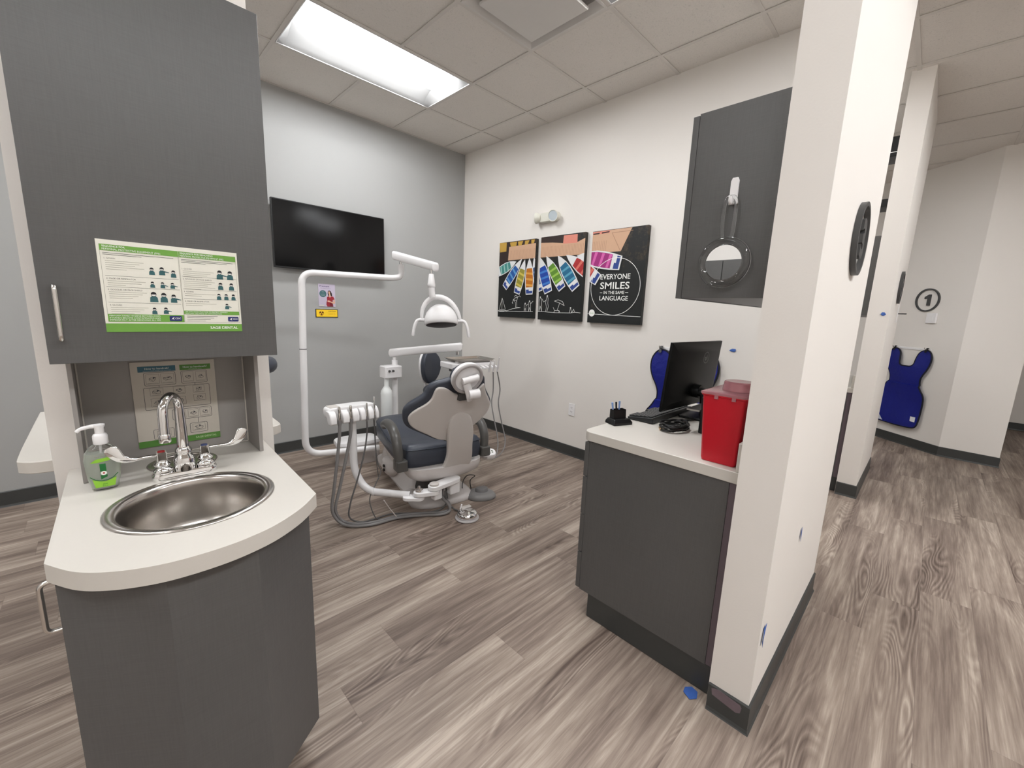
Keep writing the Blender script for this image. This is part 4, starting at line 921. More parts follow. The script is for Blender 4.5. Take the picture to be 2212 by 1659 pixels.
# coiled cable, power brick, pen stand
t = thing('cable_coil', 'coiled black cable lying on the desk beside the keyboard', 'cable', (-1.33, -3.25, ZD))
g = G(); pts = []
for i in range(0, 145):
    a = 2*math.pi*i/24; rr_ = 1+.12*math.sin(i*.7); pts.append((-1.33+.075*rr_*math.cos(a), -3.245+.05*rr_*math.sin(a), ZD+.006+.028*i/144+.002*math.sin(i*1.7)))
pts += [(-1.24, -3.215, ZD+.022), (-1.22, -3.2, ZD+.008), (-1.15, -3.21, ZD+.005), (-1.06, -3.25, ZD+.005)]
g.tube(pts, .004, 8); g.out('cable', BLK, t)
g = G(); g.tube([(-1.40, -3.215, ZD+.007), (-1.375, -3.20, ZD+.007), (-1.36, -3.205, ZD+.007)], [.0055, .006, .004], 10); g.out('plug', mat('plug_brass', (.7, .5, .3, 1), .3, .8), t)
t = thing('small_computer', 'small black computer box standing on the desk behind the red bin', 'computer', (-1.3, -3.42, ZD))
g = G(); g.rbox(-1.30, -1.12, -3.50, -3.335, ZD+.001, ZD+.16, .01); g.out('case', BLK, t, bev=.002)
g = G(); g.box(-1.33, -1.15, -3.345, -3.29, ZD+.10, ZD+.107); g.out('bracket', NICKEL, t)
q = [(-1.467,-3.0077,0.86),(-1.4919,-3.0521,0.86),(-1.4075,-3.095,0.86)]
t = thing('pen_holder', 'small black pen stand on the front corner of the desk', 'pen holder', (-1.45, -3.04, ZD))
pm = Matrix.Translation((-1.447, -3.035, ZD)) @ Matrix.Rotation(R(-22), 4, 'Z')
g = G(); g.loft([[pm @ Vector((x*1, y*1, z)) for x, y in ((-.05, -.035), (.05, -.035), (.05, .035), (-.05, .035))] if True else 0 for z in (.0006, .012)]+[[pm @ Vector((x, y, .026)) for x, y in ((-.042, -.025), (.042, -.025), (.042, .028), (-.042, .028))]]); g.out('base', BLK, t, bev=.0015)
g = G(); g.loft([[pm @ Vector((x, y, .026)) for x, y in ((-.034, -.006), (.034, -.006), (.034, .026), (-.034, .026))], [pm @ Vector((x, y, .066)) for x, y in ((-.034, -.002), (.034, -.002), (.034, .026), (-.034, .026))]], caps=False)
g.loft([[pm @ Vector((x, y, .066)) for x, y in ((-.031, .001), (.031, .001), (.031, .023), (-.031, .023))], [pm @ Vector((x, y, .028)) for x, y in ((-.031, .001), (.031, .001), (.031, .023), (-.031, .023))]], caps=False)
g.face(g.vs([pm @ Vector((x, y, .028)) for x, y in ((-.034, -.006), (.034, -.006), (.034, .026), (-.034, .026))]))
g.out('cup', BLK, t, smooth=False)
for k, (a, b, c_, n_) in enumerate([(-.022, .012, ink('pen_blue', 130, 160, 214), 'pale blue pen leaning left in the black pen stand'), (-.008, .010, BLK, 'black pen leaning in the middle of the pen stand'), (.008, .014, ink('pen_blue', 130, 160, 214), 'pale blue pen standing upright in the black pen stand')]):
    g = G(); g.tube([pm @ Vector((a, b, .031)), pm @ Vector((a-.012+.006*k, b+.002, .098+.002*k))], [.003, .0045], 8); tag(g.out('pen', c_), n_, 'pen', 'pens in the pen stand')

# sharps bin
REDP = mat('translucent_red_plastic', rgb(196, 22, 40), .38, spec=.5, nz=(6, .03)); PINKP = mat('pink_translucent_lid', rgb(226, 160, 168), .25, trans=.55, nz=False)
t = thing('sharps_container', 'red sharps bin with a clear pink lid on the desk beside the wing wall', 'sharps container', (-1.53, -3.535, ZD))
def rq(x0, x1, y0, y1, z, r=.012): return [(x, y, z) for x, y in rrpts(x0, x1, y0, y1, r, n=4)]
sx0, sx1, sy0, sy1 = -1.636, -1.43, -3.592, -3.474
g = G(); g.loft([rq(sx0+.004, sx1-.004, sy0+.004, sy1-.003, ZD+.0008), rq(sx0+.001, sx1-.001, sy0+.001, sy1-.001, ZD+.01), rq(sx0-.008, sx1+.008, sy0-.006, sy1+.012, ZD+.232), rq(sx0-.012, sx1+.012, sy0-.008, sy1+.016, ZD+.234), rq(sx0-.012, sx1+.012, sy0-.008, sy1+.016, ZD+.240), rq(sx0-.004, sx1+.004, sy0-.003, sy1+.009, ZD+.240), rq(sx0+.006, sx1-.006, sy0+.006, sy1-.004, ZD+.02)]); g.out('bin', REDP, t, ang=35)
g = G(); g.loft([rq(sx0-.014, sx1+.014, sy0-.010, sy1+.018, ZD+.2385), rq(sx0-.014, sx1+.014, sy0-.010, sy1+.018, ZD+.246), rq(sx0-.008, sx1+.008, sy0-.004, sy1+.012, ZD+.249)]); g.out('lid', PINKP, t, ang=35)
g = G(); g.lathe([(.0, ZD+.2495), (.054, ZD+.2495), (.050, ZD+.277), (.046, ZD+.281), (.040, ZD+.281), (.0, ZD+.279)], (-1.535, -3.545, 0), 32); g.out('dome', PINKP, t, ang=35)
for k, (x_, y_) in enumerate(((sx0-.013, -3.51), (sx0-.013, -3.565))):
    g = G(); g.box(x_-.001, x_+.004, y_-.006, y_+.006, ZD+.226, ZD+.238); g.out('latch', PINKP, t)

# hand mirror on its hook
MX = -1.665
t = thing('mirror_hook', 'white adhesive hook on the end of the charcoal wall cabinet', 'hook', (MX-.01, -3.492, 1.74))
g = G(); g.loft([[(MX-.0005, -3.492+a*s, 1.745+b*s2) for a, b in ((-.0125, -.04), (.0125, -.04), (.0125, .03), (.008, .04), (-.008, .04), (-.0125, .03))] for s, s2 in ((1, 1),)]+[[(MX-.006, -3.492+a*.9, 1.745+b*.97) for a, b in ((-.0125, -.04), (.0125, -.04), (.0125, .03), (.008, .04), (-.008, .04), (-.0125, .03))]]); g.out('plate', WP, t, bev=.001)
g = G(); g.tube(smooth_path([(MX-.004, -3.492, 1.735), (MX-.010, -3.492, 1.716), (MX-.018, -3.492, 1.706), (MX-.026, -3.492, 1.712), (MX-.027, -3.492, 1.724)], 4), .005, 10); g.out('prong', WP, t)
ACR = mat('clear_acrylic', (.97, .98, .98, 1), .04, trans=1, ior=1.45, nz=False)
MIR = mat('mirror_glass', (.9, .9, .9, 1), .01, 1, nz=False)
my, mz = -3.491, 1.529
t = thing('hand_mirror', 'round clear acrylic hand mirror hanging from a white hook on the charcoal cabinet', 'hand mirror', (MX-.015, my, 1.45))
g = G(); ring = [(MX-.0165, my+.066*math.cos(2*math.pi*i/48), mz+.066*math.sin(2*math.pi*i/48)) for i in range(48)]; g.tube(ring, .0125, 14, closed=True, up=(1, 0, 0)); g.out('rim', ACR, t, ang=60)
m_ = Matrix.Rotation(R(-90), 4, 'Y'); g = G(); g.lathe([(.0, .0), (.058, .0), (.058, .004), (.0, .004)], (MX-.014, my, mz), 48, m_); g.out('back_disc', ACR, t, ang=30)
g = G(); g.lathe([(.0, .0), (.0535, .0), (.0535, .0012), (.0, .0012)], (MX-.0185, my, mz), 48, m_); g.out('mirror_face', MIR, t, ang=30)
g = G(); hp = [(my-.013, mz+.075), (my-.0165, mz+.10), (my-.0175, mz+.165), (my-.012, mz+.192), (my, mz+.197), (my+.012, mz+.192), (my+.0175, mz+.165), (my+.0165, mz+.10), (my+.013, mz+.075)]
g.tube([(MX-.0165, a, b) for a, b in smooth2] if False else smooth_path([(MX-.0165, a, b) for a, b in hp], 5), .0055, 10); g.out('handle', ACR, t, ang=60)

# ================================================================== LEAD APRONS
def apron(name, label, M, hang=True):
    """M maps (s across, z up, d out of the wall)"""
    t = thing('lead_apron', label, 'lead apron', M(.26, .23, .03), 'blue lead aprons hanging on white walls')
    half = [(.0, .905), (.05, .908), (.078, .935), (.085, 1.0), (.10, 1.06), (.135, 1.09), (.18, 1.095), (.215, 1.07), (.238, 1.02), (.24, .95), (.22, .88), (.19, .82), (.176, .77), (.18, .71), (.21, .65), (.243, .60), (.252, .54), (.248, .42), (.245, .30), (.235, .25), (.20, .228), (.10, .222), (.0, .22)]
    pts = [(x, z) for x, z in half]+[(-x, z) for x, z in half[-2:0:-1]]
    sm = [(p.x, p.y) for p in smooth_path([(x, z, 0) for x, z in pts], 3, closed=True)]
    tri_in = sm
    def bulge(x, z): return .022+.012*math.sin(9*z+3*x)+.008*math.sin(17*x+2*z)+(.02 if z < .7 else .0)
    g = G(); bm = g.bm
    loop = [Vector((x, z, 0)) for x, z in sm]; vs = [bm.verts.new(p) for p in loop]
    tr = tessellate_polygon([loop])
    for a, b, c in tr: g.face([vs[a], vs[b], vs[c]])
    bmesh.ops.subdivide_edges(bm, edges=bm.edges[:], cuts=3, use_grid_fill=True)
    geom = bmesh.ops.extrude_face_region(bm, geom=bm.faces[:]); top = [v for v in geom['geom'] if isinstance(v, bmesh.types.BMVert)]
    ts = set(top)
    for v in bm.verts:
        x, z = v.co.x, v.co.y; d = bulge(x, z)+(.012 if v in ts else 0); v.co = Vector(M(.26+x, z, d))
    g.out('apron_body', ROYAL, t)
    g = G(); g.tube([M(.26+x, z, bulge(x, z)+.006) for x, z in sm], .008, 8, closed=True); g.out('binding', mat('navy_binding', rgb(8, 9, 26), .7), t)
    for s_ in (-1, 1):
        g = G(); x_ = .26+s_*.178; g.loft([[M(x_+a, z, d) for a in (-.011, .011)]+[M(x_+a, z, d+.003) for a in (.011, -.011)] for z, d in ((1.075, .045), (1.10, .034), (1.122, .022), (1.125, .012))]); g.out('strap', BLK, t)
    g = G(); g.box(-.03, .03, -.012, .012, 0, .002)
    for v in g.bm.verts: c = v.co.copy(); v.co = Vector(M(.26+.198+c.x*.9, .325+c.y*2.3, bulge(.2, .325)+.0185+c.z))
    g.out('white_tag', ink('tag_white', 236, 236, 240), t)
    g = G(); g.loft([[M(.26+a, z, bulge(a, z)+.016+k) for a, z in ((-.243, .37), (-.130, .234), (-.20, .238), (-.236, .28))] for k in (0, .002)]); g.out('grey_corner_patch', ink('patch_grey', 196, 198, 206), t)
    t2 = thing('apron_rack', 'white wall rack bar holding '+('the blue apron below the number one' if name else 'the blue apron behind the monitor'), 'wall rack', M(.26, 1.1, .01))
    g = G(); g.loft([[M(a, z, k) for a, z in ((.06, 1.093), (.46, 1.093), (.46, 1.118), (.06, 1.118))] for k in (.0005, .008)]); g.out('bar', WP, t2, smooth=False, bev=.001)
    for s_ in (-1, 1):
        g = G(); x_ = .26+s_*.178; g.tube(fillet([M(x_, 1.108, .004), M(x_, 1.108, .055), M(x_, 1.128, .062)], .008), .004, 8); g.out('peg', NICKEL, t2)
wa, wb = Vector((3.62, -3.66, 0)), Vector((3.14, -4.215, 0)); wd = (wb-wa).normalized(); wn = Vector((wd.y, -wd.x, 0))
apron(1, 'royal blue lead apron hanging on the angled white wall below the number one', lambda s, z, d: wa+wd*(s+.0)+wn*d+Vector((0, 0, z)))
apron(0, 'royal blue lead apron hanging on the white wall behind the computer monitor', lambda s, z, d: Vector((-d, -2.445-s*1.04, z+.005)))

# ================================================================== ROUND BAY NUMBERS
SG = mat('charcoal_sign_plastic', rgb(70, 70, 70), .4)
def number_sign(digit, M, label):
    t = thing('number_sign', label, 'sign', M(0, -.125, .01), 'round bay number signs')
    g = G(); n = 56
    def rg(r, d): return [M(r*math.cos(2*math.pi*i/n), r*math.sin(2*math.pi*i/n), d) for i in range(n)]
    g.loft([rg(.125, .001), rg(.125, .018), rg(.111, .018), rg(.111, .001), rg(.125, .001)], caps=False); g.out('ring', SG, t, ang=30)
    if digit == '1':
        one = [(.30, 0), (.46, 0), (.46, .70), (.36, .70), (.12, .55), (.12, .42), (.30, .50)]; tt_ = tessellate_polygon([[Vector((a, b, 0)) for a, b in one]]); tr = [[one[i] for i in t_] for t_ in tt_]
    else: tr = text_tris(digit, .05)
    xs = [p[0] for q in tr for p in q]; ys = [p[1] for q in tr for p in q]; sc = (.120 if digit == '1' else .138)/(max(ys)-min(ys)); cx_, cy_ = (max(xs)+min(xs))/2, (max(ys)+min(ys))/2
    bm = bmesh.new(); key = {}
    def V_(x, y, d):
        k = (round(x, 5), round(y, 5), d)
        if k not in key: key[k] = bm.verts.new(M((x-cx_)*sc, (y-cy_)*sc, d))
        return key[k]
    cnt = {}
    for q in tr:
        for d in (.001, .018):
            try: bm.faces.new([V_(x, y, d) for x, y in q])
            except ValueError: pass
        for i in range(3):
            a, b = q[i], q[(i+1) % 3]; ka = (round(a[0], 5), round(a[1], 5)); kb = (round(b[0], 5), round(b[1], 5)); e = tuple(sorted((ka, kb))); cnt.setdefault(e, []).append((a, b))
    for e, L in cnt.items():
        if len(L) == 1:
            a, b = L[0]
            try: bm.faces.new([V_(*a, .001), V_(*b, .001), V_(*b, .018), V_(*a, .018)])
            except ValueError: pass
    bmesh.ops.recalc_face_normals(bm, faces=bm.faces); mk(bm, 'numeral', SG, t, smooth=False)
    return t
number_sign('3', lambda a, b, d: Vector((-1.14+a, YP2-d, 1.652+b)), 'large round charcoal sign with the number three on the nearest wing wall')
number_sign('2', lambda a, b, d: Vector((1.46+a, YP2-d, 1.652+b)), 'round charcoal sign with the number two, edge on, on the farther wing wall')
number_sign('1', lambda a, b, d: wa+wd*(.318+a)+wn*d+Vector((0, 0, 1.643+b)), 'round charcoal sign with the number one above the blue apron')
t = thing('wall_switch', 'small white switch plate below the number one on the angled wall', 'switch', wa+wd*.40+wn*.01+Vector((0, 0, 1.39)))
g = G(); g.loft([[wa+wd*(.40+a)+wn*k+Vector((0, 0, 1.447+b)) for a, b in ((-.05, -.055), (.05, -.055), (.05, .055), (-.05, .055))] for k in (.0005, .02)]); g.out('plate', WP, t, bev=.003)
g = G(); g.loft([[wa+wd*(.40+a)+wn*k+Vector((0, 0, 1.447+b)) for a, b in ((-.02, -.03), (.02, -.03), (.02, .03), (-.02, .03))] for k in (.019, .023)]); g.out('rocker', WP, t, bev=.001)
t = thing('wall_hook', 'tiny white hook bar on the farther wing wall under the number two', 'hook', (1.79, YP2-.01, 1.43))
g = G(); g.rbox(1.77, 1.82, YP2-.006, YP2-.0005, 1.38, 1.53, .004, 'y'); g.out('plate', WP, t, bev=.001)
g = G(); g.tube([(1.795, YP2-.004, 1.455), (1.795, YP2-.06, 1.455)], .005, 8); g.out('peg', DARKP, t)
# small black boxes guessed for unidentified dark shapes high in the gap past wing wall
t = thing('black_wall_box', 'upper small black box high in the gap past the numbered wall', 'fixture', (1.13, -3.59, 2.54), 'black boxes above the far cabinet')
g = G(); g.box(1.05, 1.25, -3.6225, -3.56, 2.545, 2.68); g.out('case', BLK, t, bev=.002)
g = G(); g.box(1.0495, 1.05, -3.62, -3.562, 2.572, 2.576); g.out('trim', WP, t, smooth=False)
t = thing('black_wall_box', 'lower small black box high in the gap past the numbered wall', 'fixture', (1.13, -3.59, 2.20), 'black boxes above the far cabinet')
g = G(); g.box(1.05, 1.25, -3.6225, -3.56, 2.205, 2.258); g.out('case', BLK, t, bev=.002)

t = thing('storage_cabinet', 'tall charcoal storage cabinet by the far left wall, seen only in the round hand mirror', 'cabinet', (-5.7, -2.1, 0))
g = G(); g.box(-5.98, -5.42, -2.62, -1.75, .09, 2.02); g.out('body', LAM, t, smooth=False)
g = G(); g.box(-5.419, -5.40, -2.615, -2.19, .10, 2.01); g.out('door', LAM, t, smooth=False); g = G(); g.box(-5.419, -5.40, -2.18, -1.755, .10, 2.01); g.out('door', LAM, t, smooth=False)
g = G(); g.box(-5.98, -5.46, -2.6, -1.77, .001, .0895); g.out('toe_kick', COVE, t, smooth=False)
# ================================================================== BLUE TAPE SCRAPS AND BASE PATCH
def tape(M, pts, label, curl=.006):
    g = G(); n = len(pts); g.bm
    a = [M(x, y, .0008+curl*abs(x)/.02*(.5 if y > 0 else 1)) for x, y in pts]; b = [M(x, y, .0014+curl*abs(x)/.02*(.5 if y > 0 else 1)) for x, y in pts]
    g.loft([a, b]); tag(g.out('masking_tape', TAPE, smooth=False), label, 'tape', 'scraps of blue masking tape')
tape(lambda x, y, d: Vector((-d, -3.035-x, 1.141+y)), [(-.022, 0), (-.005, .012), (.018, .012), (.022, .0), (.012, -.01), (-.01, -.008)], 'scrap of blue tape on the white wall right of the monitor')
tape(lambda x, y, d: Vector((-1.262+x, YP2-d, .55+y)), [(-.014, .022), (.006, .026), (.0, .006), (.004, -.018), (-.012, -.026), (-.016, -.004)], 'small scrap of blue tape halfway down the wing wall side')
tape(lambda x, y, d: Vector((-1.662+x, YP2-d, .345+y)), [(-.01, .028), (.016, .034), (.004, .01), (.0, -.03), (-.02, -.034), (-.018, -.005)], 'curled scrap of blue tape near the bottom corner of the wing wall')
tape(lambda x, y, d: Vector((-1.70+x, -3.565+y, d*.8)), [(-.03, -.01), (-.012, .02), (.012, .024), (.03, .006), (.022, -.018), (-.004, -.026)], 'crumpled scrap of blue tape on the floor by the wing wall base', .004)
tape(lambda x, y, d: Vector((XE+BX-d, YP2+.004+.5*x+.03, 1.432+y)), [(-.03, 0), (-.01, .014), (.02, .014), (.03, .0), (.01, -.012), (-.01, -.012)], 'scrap of blue tape on the end of the farther wing wall')
g = G(); pts = [p[1:] for p in [(-1.715,-3.6357,0.0891),(-1.715,-3.6583,0.0983),(-1.715,-3.7264,0.0906),(-1.715,-3.732,0.0832),(-1.715,-3.7294,0.0624),(-1.715,-3.7177,0.0547),(-1.715,-3.6849,0.0595),(-1.715,-3.6395,0.0665)]]
g.prism([(XE-.0072, y, z) for y, z in pts], (-.0008, 0, 0)); tag(g.out('adhesive_patch', mat('dried_adhesive', rgb(112, 98, 104), .45, nz=(40, .2)), smooth=False), 'mauve dried adhesive patch on the base at the wing wall end', 'patch')

# ================================================================== DENTAL CHAIR
CX = Matrix.Translation((-1.5, -1.75, 0)) @ Matrix.Rotation(R(-10), 4, 'Z')
def L(u, v, z): return CX @ Vector((u, v, z))
CHW = mat('chair_cover_plastic', rgb(206, 200, 197), .3, nz=(3, .02), coat=.2)
chair = thing('dental_chair', 'slate blue dental chair seen from behind with a grey hourglass backrest shell', 'dental chair', L(0, .4, 0))
# floor plate and lift cover
def outl(pts, n=4): return [(p.x, p.y) for p in smooth_path([(x, y, 0) for x, y in pts], n, closed=True)]
base_pts = outl([(-.10, -.035), (-.205, .03), (-.215, .12), (-.185, .40), (-.17, .75), (-.16, 1.0), (-.12, 1.08), (.12, 1.08), (.16, 1.0), (.18, .70), (.215, .30), (.235, .08), (.215, -.01), (.12, -.045)])
g = G(); g.loft([[L(x*k, .45+(y-.45)*k, z) for x, y in base_pts] for k, z in ((1.0, .0005), (1.01, .012), (1.0, .03), (.95, .055), (.82, .075))]); g.out('floor_plate', CHW, chair, ang=50)
hump = outl([(-.15, .22), (-.165, .45), (-.155, .75), (-.13, .92), (0, .98), (.13, .92), (.155, .75), (.165, .45), (.15, .22), (0, .12)])
g = G(); g.loft([[L(x*k, .55+(y-.55)*ky, z) for x, y in hump] for k, ky, z in ((1.25, 1.12, .05), (1.12, 1.02, .09), (1.02, .95, .16), (1.0, .86, .24), (.98, .78, .31), (.9, .7, .355), (.6, .5, .365))]); g.out('lift_cover', GREYP if False else CHW, chair, ang=60)
g = G(); cl = outl([(-.12, .10), (-.13, .35), (.13, .35), (.12, .10), (0, .06)]); g.loft([[L(x*k, y, z) for x, y in cl] for k, z in ((1.1, .06), (.9, .13), (.85, .25))]); g.out('column', DARKP, chair)
# rear bumper with sockets on the left of the cover
g = G(); g.ell(L(-.21, .52, .14), (.05, .11, .075), 20, 12); g.out('side_cover', CHW, chair)
for k in range(2):
    g = G(); g.lathe([(.0, .0), (.012, .0), (.012, .006), (.0, .006)], L(-.262, .50, .125+.032*k), 14, Matrix.Rotation(R(-90), 4, 'Y')); g.out('socket', BLK, chair)
# seat tray
tr = outl([(-.25, -.06), (-.265, .1), (-.255, .42), (-.22, .55), (0, .60), (.22, .55), (.255, .42), (.265, .1), (.25, -.06), (.1, -.11), (-.1, -.11)])
g = G(); g.loft([[L(x*k, .25+(y-.25)*ky, z) for x, y in tr] for k, ky, z in ((.55, .7, .205), (.8, .88, .215), (.96, .97, .245), (1.0, 1.0, .285), (1.0, 1.0, .315))]); g.out('seat_tray', CHW, chair, ang=50)
# upholstery: seat and leg rest
seat = outl([(-.24, -.03), (-.28, .02), (-.288, .15), (-.275, .35), (-.25, .60), (-.215, .84), (-.15, .93), (0, .95), (.15, .93), (.215, .84), (.25, .60), (.275, .35), (.288, .15), (.28, .02), (.24, -.03), (0, -.045)])
prof = [(.0, 0), (.6, 0), (.93, 0), (.985, .08), (1, .3), (1.0, .62), (.985, .82), (.95, .95), (.90, 1), (.6, .97), (.3, .93), (.0, .92)]
def swarp(p):
    u, v, h = p.x, p.y, p.z; z0 = .300+.0*v; 
    dip = .035*math.exp(-((v-.35)/.25)**2)*(h/.15); rise = .0
    return L(u, v, z0+h-dip-max(0, v-.55)*.04+.015*math.exp(-(v/.12)**2)*h/.15)
pillow(seat, .155, prof, swarp, cen=(0, .45)).out('seat', NAVY, chair, ang=60)
g = G(); g.tube([swarp(Vector((x*.995, .45+(y-.45)*.995, .125))) for x, y in seat], .0035, 6, closed=True); g.out('seat_piping', mat('navy_piping', rgb(44, 50, 60), .45), chair)
# backrest
tl = math.radians(20)
def BP(u, s, d=0.0):   # point on the reclined back plane; d = forward (towards the feet)
    return L(u, -.05-s*math.sin(tl)+d*math.cos(tl), .28+s*math.cos(tl)+d*math.sin(tl))
shell = [(-0.1846,0.654),(-0.1424,0.6525),(-0.0987,0.6293),(-0.0604,0.6045),(-0.0137,0.5944),(0.0354,0.5956),(0.0828,0.6096),(0.1128,0.6386),(0.1316,0.659),(0.1466,0.6262),(0.1655,0.5872),(0.1941,0.5465),(0.2179,0.5052),(0.2209,0.4735),(0.2099,0.4312),(0.1763,0.3915),(0.1379,0.3567),(0.1096,0.3285),(0.0953,0.2696),(0.0587,0.2263),(0.0003,0.2203),(-0.071,0.2559),(-0.1004,0.2627),(-0.1417,0.2819),(-0.198,0.3187),(-0.2692,0.3591),(-0.308,0.3889),(-0.3264,0.4207),(-0.3313,0.4502),(-0.3195,0.4784),(-0.2923,0.5075),(-0.2495,0.5376),(-0.2216,0.564),(-0.2071,0.594),(-0.1996,0.6279)]
navy = [(-0.1971,0.6721),(-0.1762,0.6806),(-0.1387,0.688),(-0.0885,0.7014),(-0.0367,0.7117),(0.0191,0.7079),(0.0756,0.7077),(0.1106,0.7125),(0.1362,0.6964),(0.1503,0.6517),(0.1687,0.6057),(0.1973,0.5653),(0.2276,0.5198),(0.2395,0.4871),(0.2363,0.4518),(0.2179,0.4141),(0.1862,0.3821),(0.1476,0.3471),(0.1201,0.3147),(0.1068,0.2511),(0.0629,0.2047),(0.0035,0.2033),(-0.0682,0.2393),(-0.1018,0.2502),(-0.1428,0.2671),(-0.2023,0.3025),(-0.2767,0.3431),(-0.323,0.3728),(-0.3448,0.409),(-0.3525,0.4531),(-0.3486,0.4914),(-0.323,0.5301),(-0.2786,0.5667),(-0.2456,0.5978),(-0.2322,0.6342),(-0.22,0.657)]
sh = outl(shell, 3); nv = outl(navy, 3)
cS = (sum(p[0] for p in sh)/len(sh), sum(p[1] for p in sh)/len(sh)); cS = (cS[0]+.02, cS[1])
def wrap_(u): return .42*max(0, abs(u-cS[0])-.12)**2*1.6
# pad sits in front (+d), shell behind
P_pad = [(.0, 0), (.5, 0), (.93, 0), (.97, .03), (1, .2), (1.005, .5), (.99, .8), (.95, .95), (.88, 1), (.5, 1.0), (.0, 1.0)]
def bw(p): return BP(p.x, p.y, p.z+wrap_(p.x))
pillow(nv, .05, P_pad, bw, cen=cS).out('back_cushion', NAVY, chair, ang=70)
P_sh = [(.0, .8), (.5, .8), (.97, .8), (.995, .7), (1, .45), (.992, .2), (.975, .06), (.95, .0), (.8, 0), (.5, -.1), (.0, -.15)]
pillow(sh, .02, P_sh, lambda p: BP(p.x, p.y, -.018+p.z+wrap_(p.x)), cen=cS).out('back_shell', SHELL, chair, ang=70)
stk = [(-0.075,0.3684),(-0.0733,0.4104),(-0.0532,0.4532),(-0.0184,0.4737),(0.0252,0.4698),(0.0688,0.4413),(0.0965,0.3905),(0.1138,0.3157),(0.1235,0.2147),(0.1421,0.1257),(0.1492,0.054),(0.1405,0.0112),(0.1144,-0.0171),(0.0474,-0.0346),(-0.0152,-0.0258),(-0.0597,0.0086),(-0.0542,0.0635),(-0.051,0.1474),(-0.0634,0.232),(-0.0725,0.3134)]
st_ = outl(stk, 3); cK = (sum(p[0] for p in st_)/len(st_), sum(p[1] for p in st_)/len(st_))
smax = max(p[1] for p in st_); smin = min(p[1] for p in st_)
def kw(p):   # the stalk bellies outward in the middle and tucks in below
    q = (p.y-smin)/(smax-smin); return BP(p.x, p.y, -.024-.028*math.sin(math.pi*min(1, q*1.05))**1.0-.01*(1-q)+p.z)
pillow(st_, .03, [(.0, 1), (.5, 1), (.95, 1), (.99, .85), (1, .6), (.985, .25), (.95, .07), (.9, .02), (.7, 0), (.35, 0), (.0, 0)], kw, cen=cK).out('back_stalk', SHELL, chair, ang=70)
# headrest: disc shell with bracket
hd = [(-0.015,0.7236),(-0.1113,0.7203),(-0.0348,0.8221),(0.0782,0.7934),(0.063,0.6165)]
hc = Vector((hd[0][0], hd[0][1])); hr = (hc-Vector(hd[1])).length
def HP(u, s, d): return BP(hc.x+u, hc.y+s, d-.05)
n = 48; ell = [(hr*1.02*math.cos(2*math.pi*i/n), hr*1.0*math.sin(2*math.pi*i/n)) for i in range(n)]
pillow(ell, .05, [(.0, 1), (.6, 1), (.9, .95), (1, .7), (1.02, .45), (.98, .2), (.93, .06), (.88, 0), (.82, .1), (.4, .12), (.0, .12)], lambda p: HP(p.x, p.y, p.z)).out('headrest_shell', WP, chair, ang=50)
g = G(); g.tube([HP(x*.93, y*.93, .004) for x, y in ell], .011, 10, closed=True); g.out('headrest_rim', GREYP, chair)
pillow([(x*.86, y*.80-.012) for x, y in ell], .035, warp=lambda p: HP(p.x, p.y, .05+p.z), prof=P_pad).out('headrest_cushion', NAVY, chair, ang=70)
g = G(); g.tube([HP(-.015, -.02, -.012), HP(.012, -.085, -.03), HP(.03, -.135, -.02)], [.026, .028, .022], 14, sx=.6); g.out('headrest_arm', WP, chair)
g = G(); a, b = HP(-.045, -.005, -.014), HP(.055, .018, -.018); g.tube([a, b], .021, 16); g.out('headrest_pivot', WP, chair)
g = G(); a, b = HP(.0, -.085, -.042), HP(.065, -.075, -.05); g.tube([a, b], .030, 16); g.out('headrest_knob', WP, chair)
g = G(); g.box(-.03, .05, 0, .04, 0, .05, CX @ Matrix.Translation((hc.x, -.29, .80))); g.out('headrest_socket', DARKP, chair, bev=.004)
# arm rests
ARM = mat('armrest_dark_grey', rgb(86, 84, 81), .34, nz=(8, .03))
for s_ in (-1, 1):
    pts = smooth_path([L(s_*.318, .005, .335), L(s_*.322, .008, .40), L(s_*.325, .015, .455), L(s_*.325, .045, .51), L(s_*.322, .10, .548), L(s_*.315, .18, .562), L(s_*.305, .28, .552), L(s_*.295, .36, .52)], 5)
    g = G(); g.tube(pts, [.029+.003*min(1, i/len(pts)*1.5) for i in range(len(pts))], 14, sx=1.05, up=(0, 1, 0)); g.out('armrest', ARM, chair, ang=60)
    g = G(); m_ = CX @ Matrix.Translation((s_*.312, .005, 0)); g.rbox(-.035, .04, -.045, .045, .305, .375, .015, 'z', 5, m_); g.out('armrest_mount', ARM, chair, bev=.006, bseg=3)

